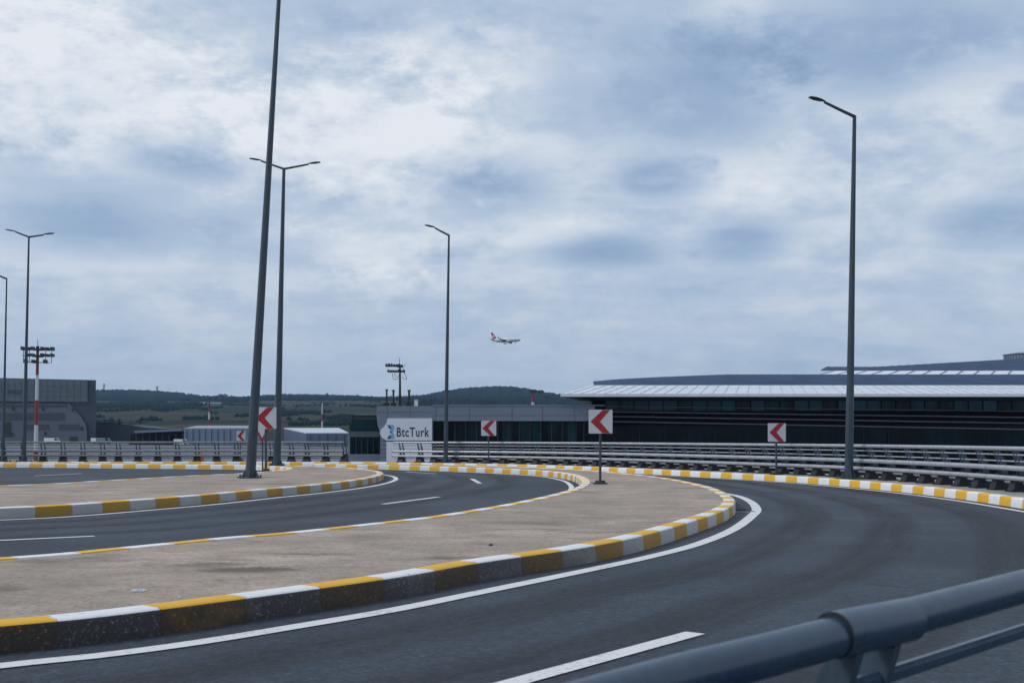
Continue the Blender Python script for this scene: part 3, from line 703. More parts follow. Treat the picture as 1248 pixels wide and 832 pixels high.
# dark vaulted roof
def grid(f, nx, ny, name, mat, parent, smooth=True):
    vs = [f(i/nx, j/ny) for j in range(ny+1) for i in range(nx+1)]
    return MB().add(vs, [(j*(nx+1)+i, j*(nx+1)+i+1, (j+1)*(nx+1)+i+1, (j+1)*(nx+1)+i) for j in range(ny) for i in range(nx)]).build(name, mat, parent, smooth)
topz = lambda x: (at(0, 459.2, 136)[2]-at(0, 468.3, 136)[2])*min(1, max(0, (x-9)/14))**.6+at(0, 468.3, 136)[2]
def rf(u, v):
    x = (xb+.3)+(XE-xb)*u; xx = x+v*2.; return (xx, yb-.2+30*v, zb2+.03+(topz(xx)-zb2)*math.sin(v*PI/2)**.9)
grid(rf, 80, 16, 'main_roof', 'roof_dark', t)
mb = MB()
for i in range(0, 81):
    pts = [rf(i/80, j/16) for j in range(17)]
    for a, b in zip(pts, pts[1:]):
        mb.add([(a[0]-.05, a[1], a[2]), (a[0]+.05, a[1], a[2]+.015), (b[0]+.05, b[1], b[2]+.015), (b[0]-.05, b[1], b[2])], [(0, 1, 2, 3)])
mb.build('roof_seam', 'roof_dark', t)
x0, x1 = at(993, 0, 150)[0], 104.
zA, zB = at(0, 457.6, 150)[2], at(0, 451.8, 154)[2]
def up(u, v): x = x0+(x1-x0)*u; return (x+v*3.5*(1-u), 150+4*v, zA+(zB-zA)*v)
ue = grid(up, 10, 2, 'upper_eave', 'canopy', t, False)
mb = MB()
for k in range(30):
    a, b = up(k/30, 0), up(k/30, .97); mb.add([(a[0], a[1], a[2]+.01), (a[0]+.25, a[1], a[2]+.01), (b[0]+.25, b[1], b[2]+.08), (b[0], b[1], b[2]+.08)], [(0, 1, 2, 3)])
mb.build('standing_seam', 'louvre', ue)
MB().box(x0-.3, x1, 149.9, 149.997, zA-.25, zA).build('upper_fascia', 'soffit', t)
def rf2(u, v):
    xs = at(1000, 0, 154)[0]+v*14; x = xs+(118-xs)*u; zt2 = at(0, 451.2-(max(0, (at(0, 0, 1)[0]*0+x*F0/200.+624)-1028)/206.*12.2), 200)[2]
    return (x, 154+46*v, zB+.02+(zt2-zB)*math.sin(v*PI/2))
grid(rf2, 50, 12, 'upper_roof', 'roof_dark', t)
mb = MB()
for i in range(51):
    pts = [rf2(i/50, j/12) for j in range(13)]
    for a, b in zip(pts, pts[1:]): mb.add([(a[0]-.06, a[1], a[2]), (a[0]+.06, a[1], a[2]+.04), (b[0]+.06, b[1], b[2]+.04), (b[0]-.06, b[1], b[2])], [(0, 1, 2, 3)])
mb.build('roof_seam', 'roof_dark', t)
# plant on the roofs
xa, xb_ = at(1234, 0, 198)[0], at(1290, 0, 198)[0]; za, zb3 = at(0, 441.5, 198)[2], at(0, 428, 198)[2]
v = thing('roof_plant_room', (xa, 198, za-1), 'grey ventilation drum on the upper terminal roof at the right edge', 'ventilation unit')
MB().tube([((xa+xb_)/2, 201, za-1), ((xa+xb_)/2, 201, zb3-.35)], (xb_-xa)/2, 28).build('drum', 'panel', v, True)
MB().tube([((xa+xb_)/2, 201, zb3-.35), ((xa+xb_)/2, 201, zb3)], [(xb_-xa)/2*1.05, (xb_-xa)/2*.55], 28).build('cap', 'panel', v, True)
mb = MB()
for k in range(24):
    a_ = PI+PI*k/23; r_ = (xb_-xa)/2+.03; mb.box((xa+xb_)/2+r_*math.cos(a_)-.06, (xa+xb_)/2+r_*math.cos(a_)+.06, 201+r_*math.sin(a_)-.06, 201+r_*math.sin(a_)+.06, za-.9, zb3-.5)
mb.build('rib', 'louvre', v)
a = at(924.5, 459, 134); v = thing('roof_vent', (a[0], 134, a[2]-.25), 'flat dark vent box on the ridge of the main terminal roof', 'ventilation unit')
MB().box(a[0]-.8, a[0]+.8, 133.4, 134.6, a[2]-.3, a[2]+.12).build('body', 'hangar_dark', v); MB().box(a[0]-.95, a[0]+.95, 133.2, 134.8, a[2]+.125, a[2]+.22).build('cap', 'hangar_mid', v)
# ------------------------------------------------------------------ hangar and sheds on the left
YH = 450.
def Hh(px, py, y=YH): a = at(px, py, y); return (a[0], a[2])
gz = lambda y: -7 if y < 60 else (-7+6.2*(y-60)/390 if y < 450 else (-.8+.8*min(1, (y-450)/250)))
zg = gz(450)
t = thing('hangar', (Hh(117, 0)[0], YH, zg), 'large grey hangar with a clad upper band at the left edge', 'hangar')
hx, hz1, hz0 = Hh(117, 0)[0], Hh(117, 463)[1], Hh(0, 457.5)[1]; hb = hx*(YH+75)/YH-1
MB().add([(-235, YH, zg), (hx, YH, zg), (hx, YH, hz1), (-235, YH, hz0), (-262, YH+75, zg), (hb, YH+75, zg), (hb, YH+75, hz1), (-262, YH+75, hz0)],
         [(0, 1, 2, 3), (7, 6, 5, 4), (1, 5, 6, 2), (3, 2, 6, 7), (4, 0, 3, 7), (0, 4, 5, 1)]).build('wall', 'hangar_dark', t)
up_ = MB().prism([(-234, Hh(0, 488)[1]), Hh(107.5, 489.5), Hh(107.5, 463.6), (-234, Hh(0, 459)[1])], YH-.5, YH-.01).build('upper_cladding', 'hangar_mid', t)
mb = MB()
for px in list(range(-86, 108, 8)): mb.box(Hh(px, 0)[0]-.12, Hh(px, 0)[0]+.12, YH-.62, YH-.505, Hh(0, 488)[1]+.2, Hh(0, 464)[1])
for py in (470, 476, 482): mb.box(-234, Hh(107, 0)[0], YH-.6, YH-.503, Hh(0, py)[1]-.1, Hh(0, py)[1]+.1)
mb.build('seam', 'seam', up_)
MB().box(Hh(10, 0)[0], Hh(27, 0)[0], YH-.7, YH-.51, Hh(0, 479.5)[1], Hh(0, 475)[1]).build('louvre_panel', 'hangar_dark', up_)
lw = MB().prism([(-234, zg), (Hh(107.5, 0)[0], zg), Hh(107, 524), Hh(104.8, 516), Hh(100, 508), Hh(93, 500), Hh(85.5, 492), (-234, Hh(0, 491)[1])], YH-1.2, YH-.6).build('lower_facade', 'hangar_light', t)
for x0_, y0_, x1_, y1_ in ((-60, 492.5, 84, 495.5), (8, 503.2, 80, 511.3), (-50, 503.2, 2, 511.3), (32, 517, 61, 523), (73, 516.8, 98, 523.2)):
    w = MB().box(Hh(x0_, 0)[0], Hh(x1_, 0)[0], YH-1.35, YH-1.205, Hh(0, y1_)[1], Hh(0, y0_)[1]).build('window', 'slate', lw)
MB().box(Hh(7, 0)[0], Hh(15, 0)[0], YH-1.4, YH-1.205, Hh(0, 532)[1], Hh(0, 514)[1]).build('door', 'black_steel', lw)
MB().box(Hh(86.5, 0)[0], Hh(96.5, 0)[0], YH-1.4, YH-1.205, zg+.01, Hh(0, 532)[1]).build('door', 'black_steel', lw)
for px, py in ((18, 498), (54, 498.5), (90.5, 499.5), (101, 522), (57, 528), (17, 529)):
    MB().box(Hh(px, 0)[0]-.35, Hh(px, 0)[0]+.35, YH-1.45, YH-1.205, Hh(0, py)[1]-.6, Hh(0, py)[1]+.6).build('wall_lamp', 'black_steel', lw)
mb = MB().box(-234, Hh(106, 0)[0], YH-1.3, YH-1.203, zg+.5, zg+2.2); mb.build('plinth', 'hangar_mid', lw)
t = thing('annex', (Hh(150, 0, 470)[0], 470, gz(470)), 'low dark slate annex beside the hangar', 'building')
Q = lambda px, py: Hh(px, py, 470)
MB().prism([(Q(108, 0)[0], gz(470)), (Q(206, 0)[0], gz(470)), Q(206, 522.5), Q(178, 521), Q(160, 518), Q(108, 514.8)], 470, 500).build('wall', 'slate', t)
MB().box(Q(108, 0)[0], Q(150, 0)[0], 469.8, 490, Q(0, 515)[1], Q(0, 514)[1]).build('parapet', 'hangar_mid', t)
MB().tube([(Q(140.5, 0)[0], 475, Q(0, 518)[1]), (Q(140.5, 0)[0], 475, Q(0, 510.5)[1])], .5, 8).build('chimney', 'black_steel', t, True)
t = thing('open_shelter', (Hh(190, 0, 430)[0], 430, gz(430)), 'low dark open fronted shelter with a thin pale roof', 'shelter')
Q = lambda px, py: Hh(px, py, 430)
MB().prism([Q(168, 524.6), Q(226, 522.8), Q(226, 525), Q(168, 527.5)], 426, 446).build('roof', 'pale_wall', t)
MB().prism([(Q(156, 0)[0], gz(430)), (Q(225, 0)[0], gz(430)), Q(225, 525.2), Q(168, 527.8), Q(156, 529)], 431, 444).build('wall', 'facade', t)
for px in range(160, 226, 8): MB().box(Q(px, 0)[0]-.12, Q(px, 0)[0]+.12, 428, 428.4, gz(430)-.1, Q(0, 528.2)[1]).build('column', 'slate', t)
def shed(name, label, y, x0, x1, ytop_f, ytop_b, x0b, x1b, wall, roof, dy, seams=0):
    q = lambda px, py: at(px, py, y); qb = lambda px, py: at(px, py, y+dy); z0 = gz(y)-.2
    a, b, c, d = q(x0, ytop_f), q(x1, ytop_f), qb(x1b, ytop_b), qb(x0b, ytop_b)
    t = thing(name, (a[0], y, z0), label, 'shed')
    lo = [(p[0], p[1], z0) for p in (a, b, c, d)]; hi = [a, b, c, d]
    MB().add(lo+hi, [(0, 1, 5, 4), (1, 2, 6, 5), (2, 3, 7, 6), (3, 0, 4, 7)]).build('wall', wall, t)
    r_ = [(p[0], p[1], p[2]+.02) for p in hi]; r2 = [(p[0], p[1], p[2]+.35) for p in hi]
    MB().add(r_+r2, [(3, 2, 1, 0), (4, 5, 6, 7), (0, 1, 5, 4), (1, 2, 6, 5), (2, 3, 7, 6), (3, 0, 4, 7)]).build('roof', roof, t)
    mb = MB()
    for k in range(seams):
        x = a[0]+(b[0]-a[0])*(k+.5)/seams; mb.box(x-.12, x+.12, y-.15, y-.01, z0+.1, a[2]-.1)
    if seams: mb.build('seam', 'slate', t)
shed('pale_shed', 'long pale blue grey shed with a light roof behind the smallest chevron sign', 425, 224, 322, 522.6, 519.6, 240, 322, 'pale_wall', simple('grey_shed_roof', (.26, .29, .36), .6, 0, .1, .05), 30, 13)
shed('white_roof_shed', 'blue walled shed with a bright white roof, left of the low building', 400, 373, 425, 528.2, 522.4, 346, 413, 'blue_wall', 'pale_roof', 30, 5)
# ------------------------------------------------------------------ masts, aircraft
def flood_mast(px, y, top, label, w, bands, head=True, lean=0, r=.42):
    x, _, zt = at(px, top, y); zb = gz(y) if y < 700 else terr(x, y)
    t = thing('floodlight_mast', (x, y, zb), label, 'floodlight mast', 'red and white apron masts')
    H = zt-zb; n = len(bands)
    for a, b, m in bands:
        a_, b_ = at(0, a, y)[2]-zb, (0 if b is None else at(0, b, y)[2]-zb)
        MB().tube([(0, 0, b_), (0, 0, a_)], [r*(1.25-.5*b_/H), r*(1.25-.5*a_/H)], 10).build('mast_section', m, t, True, local=True)
    if head:
        s = y/F0; mb = MB()
        for k, (dy, hw) in enumerate(((3, w), (10.5, w), (18.5, w*.8))):
            z = H-dy*s
            for q in (-.5, .5): mb.tube([(-hw*s, q, z), (hw*s, q, z)], .065, 6)
            for u in np.linspace(-hw, hw, 7):
                if abs(u) > 3 and random.random() < (.95, .8, .6)[k]: MB().box(u*s-.24, u*s+.24, -.7, .7, z-.16, z+.42+.2*random.random()).build('floodlight', 'black_steel', t, local=True)
        for u in (-w*.55, w*.55, -w*.95, w*.95): mb.tube([(u*s, 0, H-19*s), (u*s, 0, H-2*s)], .07, 6)
        mb.tube([(0, 0, H-4*s), (0, 0, H-2*s)], 1.1, 12); mb.tube([(0, 0, H-12*s), (0, 0, H-9.5*s)], 1.15, 12)
        mb.tube([(0, 0, H), (0, 0, H+9*s)], .06, 6); mb.tube([(0, 0, H-2*s), (0, 0, H+1.2*s)], .35, 8)
        mb.build('lamp_frame', 'black_steel', t, local=True)
    t.rotation_euler = (0, R(lean), 0); return t
# terrain height
def ridge_row(px):
    xs = [-400, 60, 118, 150, 180, 215, 256, 290, 325, 343, 384, 430, 455, 471, 508, 526, 544, 570, 595, 610, 624, 644, 670, 698, 718, 800, 1300]
    ys = [482, 478, 479, 478.5, 479, 482.2, 486, 488, 485.4, 484.5, 484.6, 486, 488, 488.6, 487, 483.2, 479.4, 476.4, 474.8, 474.2, 474.6, 477.4, 482.6, 486.2, 488, 490, 488]
    return float(np.interp(px, xs, ys))
def terr(x, y):
    if y < 60: return -7.
    if y < 700: return gz(y)
    n = mnoise.noise(Vector((x*.0016, y*.0022, .3)))+.4*mnoise.noise(Vector((x*.006, y*.007, 5.)))
    s = (y-700)/1900; lo = 83*min(1, s)+n*9*min(1, s*3)*max(0., min(1, (2700-y)/500))
    if y <= 2600: return lo
    rz = (HZ-ridge_row(x/y*F0+624))*3300/F0+EYE
    if y <= 3300:
        k = (y-2600)/700; k = k*k*(3-2*k); return lo+(rz-lo)*k
    k = min(1, (y-3300)/1000); return rz+(55-rz)*k
ys_ = np.concatenate([np.linspace(-600, 40, 6), np.linspace(60, 700, 24), np.linspace(730, 2600, 60), np.linspace(2630, 4300, 48)])
xs_ = np.concatenate([np.linspace(-2600, -1300, 14)[:-1], np.linspace(-1300, 500, 150), np.linspace(500, 2600, 30)[1:]])
vs = [(x, y, terr(x, y)) for y in ys_ for x in xs_]; nx = len(xs_)
struct(MB().add(vs, [(j*nx+i, j*nx+i+1, (j+1)*nx+i+1, (j+1)*nx+i) for j in range(len(ys_)-1) for i in range(nx-1)]), 'ground', 'terrain', smooth=True)
# far woodland on the ridges: one mass of leafy clumps
ico = [(0, 0, -1)]+[(math.cos(a*2*PI/5)*.894, math.sin(a*2*PI/5)*.894, -.447) for a in range(5)]+[(math.cos((a+.5)*2*PI/5)*.894, math.sin((a+.5)*2*PI/5)*.894, .447) for a in range(5)]+[(0, 0, 1)]
icof = [(0, 1+(a+1) % 5, 1+a) for a in range(5)]+[(1+a, 1+(a+1) % 5, 6+a) for a in range(5)]+[(1+(a+1) % 5, 6+(a+1) % 5, 6+a) for a in range(5)]+[(6+a, 6+(a+1) % 5, 11) for a in range(5)]
ico = np.array(ico); icof = np.array(icof)
rng = np.random.default_rng(5); cs = []
def wood_row(px): return float(np.interp(px, [-200, 118, 200, 256, 300, 330, 384, 455, 480, 508, 720], [493, 492, 490.5, 488, 489, 489, 489.5, 490.5, 494, 500, 500]))
tries = 0
while len(cs) < 19000 and tries < 150000:
    tries += 1; y = rng.uniform(2450, 3400); px = rng.uniform(60, 745); x = (px-624)/F0*y; z = terr(x, y); row = HZ-(z-EYE)/y*F0
    if row > wood_row(px)+rng.normal(0, .5) : continue
    if 225 < px < 300 and row < 485.5 and rng.random() < .85: continue
    if 300 < px < 470 and row > 487.5 and rng.random() < .6: continue
    cs.append((x, y, z, rng.uniform(2.2, 4.4)*(1 if rng.random() < .97 else 1.3)))
while tries < 250000:
    tries += 1; y = rng.uniform(1750, 2500); px = rng.uniform(112, 330); x = (px-624)/F0*y
    z = terr(x, y); row = HZ-(z-EYE)/y*F0
    n = mnoise.noise(Vector((x*.007, y*.003, 9.)))
    lim = .02+abs(row-491)*.075+max(0, px-250)*.004
    if n > lim: cs.append((x, y, z, rng.uniform(1.8, 4.0)))
    if len(cs) > 23500: break
while len(cs) < 33000 and tries < 350000:
    tries += 1; y = rng.uniform(1350, 2600); px = rng.uniform(490, 745); x = (px-624)/F0*y; z = terr(x, y); row = HZ-(z-EYE)/y*F0
    if row < 507+rng.normal(0, 1.5): cs.append((x, y, z, rng.uniform(2.6, 5.2)))
n0 = len(cs); tries = 0
while len(cs) < n0+2600 and tries < 60000:
    tries += 1; y = rng.uniform(950, 2500); px = rng.uniform(100, 480); x = (px-624)/F0*y
    if mnoise.noise(Vector((x*.010, y*.006, 3.)))+.5*mnoise.noise(Vector((x*.04, y*.02, 1.))) > .26: cs.append((x, y, terr(x, y)-.5, rng.uniform(.8, 2.3)))
k = len(cs); cs = np.array(cs)
V = np.repeat(ico[None], k, 0)*(1+rng.uniform(-.28, .28, (k, 12, 1))); V *= cs[:, None, 3:4]*np.stack([np.ones(k), np.ones(k), rng.uniform(.9, 1.5, k)], 1)[:, None]
V += cs[:, None, :3]; V[:, :, 2] += cs[:, None, 3]*.7
Fc = (icof[None]+12*np.arange(k)[:, None, None]).reshape(-1)
me = bpy.data.meshes.new('woodland'); me.vertices.add(12*k); me.vertices.foreach_set('co', V.reshape(-1)); nf = 20*k
me.loops.add(nf*3); me.loops.foreach_set('vertex_index', Fc.astype(np.int32)); me.polygons.add(nf)
me.polygons.foreach_set('loop_start', np.arange(0, nf*3, 3, dtype=np.int32)); me.polygons.foreach_set('loop_total', np.full(nf, 3, dtype=np.int32))
me.update(calc_edges=True); me.materials.append(M['wood']); wo = bpy.data.objects.new('woodland', me); C.objects.link(wo)
tag(wo, 'dark green woodland covering the far hills', 'woodland', None, 'stuff')

flood_mast(43.5, 250, 423, 'tallest red and white floodlight mast with rows of lamps, in front of the hangar', 18, [(424, 457, 'red'), (457, 487.5, 'white'), (487.5, 518, 'red'), (518, 548, 'white'), (548, None, 'red')], True, 1.0, .36)
flood_mast(254.5, 620, 489, 'slender red and white mast in front of the long pale shed', 4.5, [(489, 496, 'black_steel'), (496, 502, 'red'), (502, 511, 'white'), (511, 518, 'red'), (518, 530, 'white'), (530, None, 'red')], False, .8, .5)
flood_mast(392.5, 620, 491, 'thin red and white mast rising behind the white roofed shed', 4, [(491, 500, 'white'), (500, 504, 'white'), (504, 513, 'red'), (513, 523, 'white'), (523, None, 'red')], False, .3, .42)
m_ = flood_mast(649.5, 600, 475, 'red floodlight mast showing above the low building roof', 7, [(475, 490, 'red'), (490, 500, 'white'), (500, 512, 'red'), (512, None, 'white')], False, 0, .9)
s = 600/F0; H_ = at(0, 475, 600)[2]-gz(600)
mb = MB().box(-3.5*s, 13*s, -.3, .3, H_-2*s, H_-1*s).box(-4*s, 4*s, -1, 1, H_-3.5*s, H_+.3*s)
for u in (8, 11): mb.box((u-1.2)*s, (u+1.2)*s, -.5, .5, H_-4.2*s, H_-.2*s)
mb.build('lamp_frame', 'black_steel', m_, local=True)
for px, top, bot, lb in ((126.8, 467.5, 478.5, 'left one of two lattice pylons on the wooded ridge, next to the hangar'), (191.5, 470.5, 480, 'right one of two lattice pylons on the wooded ridge, over the trees')):
    x, y, z1 = at(px, top, 3250); z0 = terr(x, 3250); t = thing('pylon', (x, y, z0), lb, 'pylon', 'power pylons on the ridge'); h = z1-z0
    mb = MB()
    for sx in (-1, 1):
        for sy in (-1, 1): mb.tube([(sx*2.4, sy*2.4, 0), (sx*.6, sy*.6, h)], .42, 5)
    for q in range(8):
        w = 2.4-1.8*q/8; w2 = 2.4-1.8*(q+1)/8; mb.tube([(-w, -w, h*q/8), (w2, -w2, h*(q+1)/8)], .25, 4)
    mb.build('lattice', 'black_steel', t, local=True)
    mb = MB()
    for f_ in (.78, .92): mb.tube([(-5, 0, h*f_), (5, 0, h*f_)], .4, 5)
    mb.build('crossarm', 'black_steel', t, local=True)
x, y, z = at(270.5, 485, 3200); t = thing('block_of_flats', (x, y, terr(x, y)), 'pinkish block with a white end standing on the far ridge', 'building')
h = at(0, 480.6, 3200)[2]-terr(x, y)
MB().box(-11, 13, 0, 14, 0, h).build('wall', 'brick', t, local=True); MB().box(-14.5, -11.01, 0, 12, 0, h*.92).build('end_wall', 'pale_roof', t, local=True)
MB().box(-9, -3, 1, 12, h, h+2).box(4, 9, 1, 12, h, h+2).build('roof_house', 'brick', t, local=True)
mb = MB()
for i in range(6):
    for j in range(3): mb.box(-9.5+i*3.7, -7.7+i*3.7, -.12, -.01, h*(.35+.2*j), h*(.45+.2*j))
mb.build('window', 'slate', t, local=True)
for px0, px1, lb in ((237.5, 248, 'left and shorter of two pale sheds on the far slope'), (253.5, 268, 'right and longer of two pale sheds on the far slope')):
    y = 2050; x0_, x1_ = at(px0, 0, y)[0], at(px1, 0, y)[0]; z0 = terr((x0_+x1_)/2, y)-1; zt = z0+4.6
    t = thing('field_shed', ((x0_+x1_)/2, y, z0), lb, 'shed', 'pale sheds on the far slope')
    MB().box(x0_, x1_, y, y+10, z0, zt).build('wall', 'pale_wall', t); MB().prism([(x0_-.5, zt+.01), (x1_+.5, zt+.01), (x1_-.6, zt+1.6), (x0_+.6, zt+1.6)], y-.5, y+10.5).build('roof', 'pale_roof', t)
# service vans by the hangar
def van(px, y, L, label, col):
    x = at(px, 0, y)[0]; z = gz(y); t = thing('service_van', (x, y, z), label, 'van', 'service vans on the apron'); h = L/2
    MB().prism([(-h, .45), (h, .45), (h, 1.05), (h-.25, 1.25), (h-.95, 2.15), (-h+.1, 2.2), (-h, 2.1)], -.95, .95).build('body', col, t, local=True)
    MB().prism([(h-.38, 1.3), (h-.98, 2.05), (h-1.7, 2.05), (h-1.7, 1.3)], -.965, -.953).build('window', 'glass', t, local=True)
    MB().add([(h-.27, -.8, 1.28), (h-.27, .8, 1.28), (h-.93, .8, 2.12), (h-.93, -.8, 2.12)], [(0, 1, 2, 3)]).build('windscreen', 'glass', t, local=True)
    w = None
    for wx in (-h+.85, h-.85):
        for wy in (-.85, .85): MB().tube([(wx, wy-.12, .36), (wx, wy+.12, .36)], .36, 14).build('wheel', 'tyre', t, local=True)
van(64, 440, 5.6, 'white service van parked in front of the hangar', 'plane_white')
van(120, 440, 5.0, 'white service van by the dark annex, nearer the hangar', 'plane_white')
van(126.5, 436, 5.2, 'silver grey van parked right beside the white van at the annex', 'panel')
van(221, 415, 4.8, 'white van at the right end of the open shelter', 'plane_white')
# airliner on approach
x, y, z = at(616.5, 414.3, 1450); t = thing('airliner', (x, y, z), 'white airliner with a red tail flying low with its wheels down', 'airliner')
S = [(-18.8, .25, .9), (-17, .7, .75), (-13, 1.35, .35), (-9, 1.85, .1), (-5, 1.98, 0), (10, 1.98, 0), (13.5, 1.85, -.08), (16, 1.45, -.25), (17.6, .9, -.42), (18.5, .35, -.5), (18.75, .05, -.52)]
MB().tube([(a, 0, c) for a, b, c in S], [b for a, b, c in S], 20).build('fuselage', 'plane_white', t, True, local=True)
MB().tube([(a, 0, c-.16) for a, b, c in S[2:9]], [b*.95 for a, b, c in S[2:9]], 20).build('belly', 'plane_grey', t, True, local=True)
def wingmesh(pts, th):                                    # (x, y, z) outline of four corners, thickness root / tip
    (a, b, c, d) = [Vector(p) for p in pts]; mb = MB()
    v = [a+Vector((0, 0, th[0])), b+Vector((0, 0, th[0]*.3)), c+Vector((0, 0, th[1]*.3)), d+Vector((0, 0, th[1])), a-Vector((0, 0, th[0])), b-Vector((0, 0, th[0]*.3)), c-Vector((0, 0, th[1]*.3)), d-Vector((0, 0, th[1]))]
    return mb.add(v, [(0, 1, 2, 3), (7, 6, 5, 4), (0, 4, 5, 1), (1, 5, 6, 2), (2, 6, 7, 3), (3, 7, 4, 0)])
for s_ in (-1, 1):
    w = wingmesh([(4.2, s_*1.5, -1.1), (-2.6, s_*1.5, -1.1), (-4.6, s_*17, .5), (-3.1, s_*17, .5)], (.4, .12)).build('wing', 'plane_grey', t, local=True)
    MB().add([(-3.2, s_*17, .5), (-4.6, s_*17, .5), (-5.1, s_*17.5, 2.4), (-4.5, s_*17.5, 2.4)], [(0, 1, 2, 3)]).add([(-3.2, s_*17.1, .5), (-4.6, s_*17.1, .5), (-5.1, s_*17.6, 2.4), (-4.5, s_*17.6, 2.4)], [(0, 1, 2, 3)]).build('winglet', 'red', w, local=True)
    MB().tube([(6.0, s_*5.75, -2.0), (5.2, s_*5.75, -2.0), (3.2, s_*5.75, -1.95), (1.6, s_*5.75, -1.9)], [.95, 1.12, 1.05, .65], 14).build('engine', 'plane_grey', t, True, local=True)
    wingmesh([(-14.2, s_*.8, .9), (-17.4, s_*.8, .9), (-18.6, s_*6.2, 1.4), (-17.0, s_*6.2, 1.4)], (.2, .08)).build('tailplane', 'plane_grey', t, local=True)
    gl = MB().tube([(-1.2, s_*3.4, -1.3), (-1.2, s_*3.4, -3.3)], .18, 8).build('landing_gear', 'plane_grey', t, local=True)
    MB().tube([(-1.2, s_*3.4-.55, -3.3), (-1.2, s_*3.4+.55, -3.3)], .62, 14).build('wheel', 'tyre', gl, local=True)
gl = MB().tube([(11.8, 0, -1.7), (11.8, 0, -3.3)], .14, 8).build('landing_gear', 'plane_grey', t, local=True)
MB().tube([(11.8, -.35, -3.3), (11.8, .35, -3.3)], .42, 14).build('wheel', 'tyre', gl, local=True)
fin = MB().prism([(-11.2, 1.6), (-16.4, 1.5), (-18.6, 7.6), (-16.5, 7.6)], -.18, .18).build('tail_fin', 'sign_red', t, local=True)
mb = MB()
for s_ in (-.19, .19):
    n = 20; mb.add([(-15.6+1.05*math.cos(2*PI*k/n), s_*1.03, 4.0+1.05*math.sin(2*PI*k/n)) for k in range(n)], [tuple(range(n))])
mb.build('emblem', 'plane_white', fin, local=True)
MB().prism([(17.0, .1), (18.0, -.15), (18.1, -.3), (16.9, -.2)], -.72, .72).build('cockpit_window', 'glass', t, local=True)
mb = MB()
for k in range(38): mb.box(-11.5+k*.66, -11.22+k*.66, -2.0, -1.955, .25, .6)
mb.build('cabin_window', 'slate', t, local=True)
t.rotation_euler = (0, R(-1.5), R(-14)); t.scale = (1, 1.15, 1.3)

# ------------------------------------------------------------------ air
hz = MB().box(-2700, 2700, -640, 4380, -8.3, 210)
m = bpy.data.materials.new('haze_air'); m.use_nodes = True; nt = m.node_tree
for n in list(nt.nodes): nt.nodes.remove(n)
o_ = nt.nodes.new('ShaderNodeOutputMaterial'); pv = nt.nodes.new('ShaderNodeVolumePrincipled')
pv.inputs['Color'].default_value = (.42, .70, 1, 1); pv.inputs['Density'].default_value = 7.5e-5; pv.inputs['Anisotropy'].default_value = .2
nt.links.new(pv.outputs[0], o_.inputs['Volume'])
struct(hz, 'haze', m, None, None, 'stuff')
# ------------------------------------------------------------------ sky, sun, camera
w = bpy.data.worlds.new('World'); bpy.context.scene.world = w; w.use_nodes = True
nt = w.node_tree
for n in list(nt.nodes): nt.nodes.remove(n)
g = G(nt); out = nt.nodes.new('ShaderNodeOutputWorld'); bg = nt.nodes.new('ShaderNodeBackground'); bg.inputs['Strength'].default_value = .1
nt.links.new(bg.outputs[0], out.inputs[0])
sk = nt.nodes.new('ShaderNodeTexSky'); sk.sky_type = 'NISHITA'; sk.sun_disc = False
SUN_EL, SUN_AZ = R(42), math.atan2(-1, -.22)              # azimuth clockwise from +Y
sk.sun_elevation = SUN_EL; sk.sun_rotation = SUN_AZ
d = g.xyz(g.coord('Generated'))
zc = g.m('MAXIMUM', d[2], 0.)
inv = g.m('DIVIDE', 1., g.m('ADD', zc, .13))
p = g.comb(g.m('MULTIPLY', d[0], inv), g.m('MULTIPLY', d[1], inv), 0.)
az = g.m('ARCTAN2', d[0], d[1]); el = g.m('ARCSINE', d[2])
q3 = g.comb(az, g.m('MULTIPLY', el, 2.0), 0.)
n1 = g.noise(p, 1.25, 9, .60, .35); n2 = g.noise(q3, 8.0, 11, .66, .3); n4 = g.noise(q3, 24., 9, .68, .15)
n3 = g.noise(g.scale(p, .6, 1.5, 1), 1.9, 8, .62, .4)
c5 = lambda n, k: g.m('MULTIPLY', g.m('SUBTRACT', n, .5), k)
v = g.m('ADD', g.m('ADD', g.m('ADD', c5(n1, .55), c5(n2, .66)), c5(n3, .45)), g.m('ADD', c5(n4, .52), .61))
edge = g.m('ADD', c5(n2, 2.3), c5(n4, 1.4))
BLOBS = [(835, 105, 120, 78, -.34), (905, 60, 90, 45, -.20), (1110, 45, 190, 58, -.34), (735, 30, 110, 55, -.10), (800, 216, 64, 28, -.38), (735, 307, 88, 23, -.36), (905, 298, 56, 26, -.34), (1215, 272, 74, 30, -.36), (1244, 125, 30, 18, -.30),
         (595, 225, 85, 45, -.26), (225, 195, 80, 22, -.28), (60, 255, 120, 50, -.20), (240, 275, 200, 55, -.16), (420, 25, 130, 30, -.12), (700, 130, 70, 50, -.12), (860, 350, 120, 22, -.10),
         (110, 110, 170, 90, .26), (440, 160, 150, 85, .30), (560, 60, 95, 50, .14), (270, 335, 200, 26, .12), (960, 205, 160, 40, .12), (640, 285, 95, 24, .14), (460, 310, 75, 28, .20), (470, 345, 65, 20, .14), (1180, 110, 70, 45, .14), (640, 185, 65, 32, .10), (900, 8, 45, 30, .12), (30, 20, 90, 45, .12), (760, 390, 160, 16, .08)]
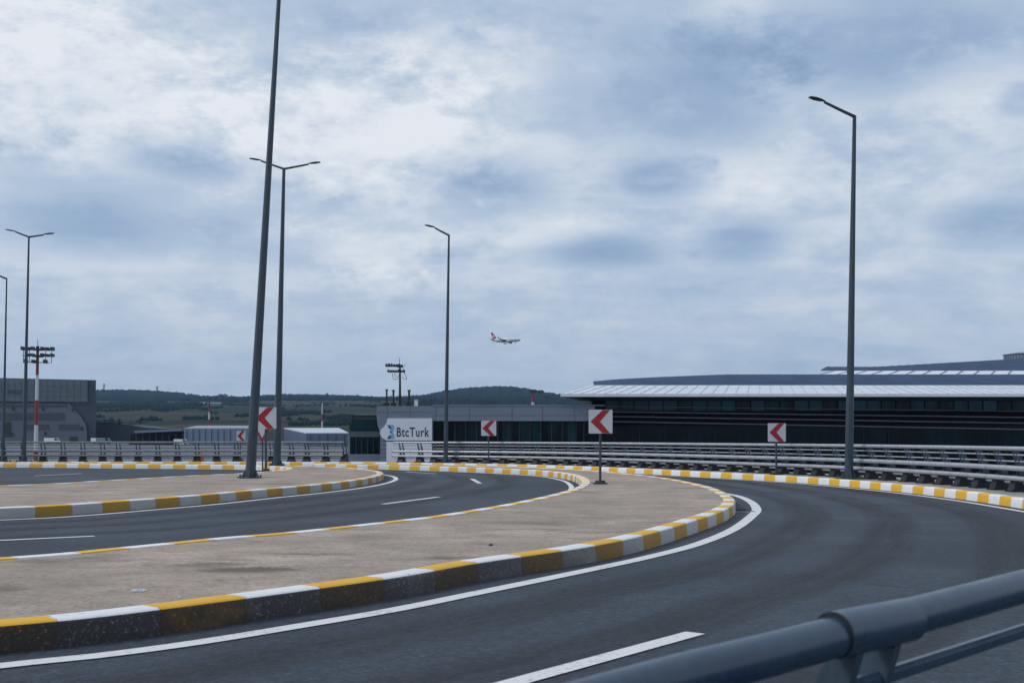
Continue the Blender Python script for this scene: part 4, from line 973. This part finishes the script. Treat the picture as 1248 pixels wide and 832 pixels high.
for px, py, sx, sy, wt in BLOBS:
    a0 = math.atan((px-624)/F0); e0 = math.atan2(HZ-py, math.hypot(F0, px-624))
    qx = g.m('DIVIDE', g.m('SUBTRACT', az, a0), sx/F0); qy = g.m('DIVIDE', g.m('SUBTRACT', el, e0), sy/F0)
    r2 = g.m('SQRT', g.m('ADD', g.m('MULTIPLY', qx, qx), g.m('MULTIPLY', qy, qy)))
    t_ = nt.nodes.new('ShaderNodeMapRange'); t_.interpolation_type = 'SMOOTHSTEP'
    nt.links.new(g.m('ADD', g.m('SUBTRACT', 1.25, r2), edge), t_.inputs[0]); t_.inputs[1].default_value = -.1; t_.inputs[2].default_value = 1.0
    v = g.m('ADD', v, g.m('MULTIPLY', t_.outputs[0], wt))
cl = g.ramp(v, [(.04, (2.4, 3.45, 5.3)), (.30, (3.4, 4.6, 6.4)), (.52, (4.9, 5.95, 7.4)), (.72, (6.7, 7.35, 8.3)), (.95, (8.5, 8.8, 9.3))])
low = g.ramp(el, [(0., 1.), (.055, .85), (.16, 0.)])
cl = g.mix(g.m('MULTIPLY', low, .68), cl, (3.9, 5.0, 6.7))
cl = g.mix(g.m('LESS_THAN', d[2], -.01), cl, (1.2, 1.3, 1.5))
cov = g.mix(.93, sk.outputs[0], cl); nt.links.new(cov, bg.inputs[0])
sd = Vector((math.sin(SUN_AZ)*math.cos(SUN_EL), math.cos(SUN_AZ)*math.cos(SUN_EL), math.sin(SUN_EL)))
L = bpy.data.lights.new('sun', 'SUN'); L.energy = 1.5; L.angle = R(12); L.color = (1, .97, .93)
so = bpy.data.objects.new('sun', L); C.objects.link(so); so.rotation_euler = (-sd).to_track_quat('-Z', 'Y').to_euler(); so.location = (-40, -20, 60)
cam = bpy.data.cameras.new('camera'); co = bpy.data.objects.new('camera', cam); C.objects.link(co)
co.location = (0, 0, EYE); co.rotation_euler = (PI/2, 0, 0)
cam.sensor_fit = 'HORIZONTAL'; cam.sensor_width = 36; cam.lens = F0*36/1248; cam.shift_y = (HZ-416)/1248
cam.clip_start = .1; cam.clip_end = 12000
cam.dof.use_dof = True; cam.dof.focus_distance = 24; cam.dof.aperture_fstop = 5.6
sc = bpy.context.scene; sc.camera = co
sc.view_settings.view_transform = 'Standard'; sc.view_settings.look = 'None'; sc.view_settings.exposure = 0; sc.view_settings.gamma = 1
sc.cycles.max_bounces = 6; sc.cycles.volume_bounces = 0; sc.cycles.use_denoising = True
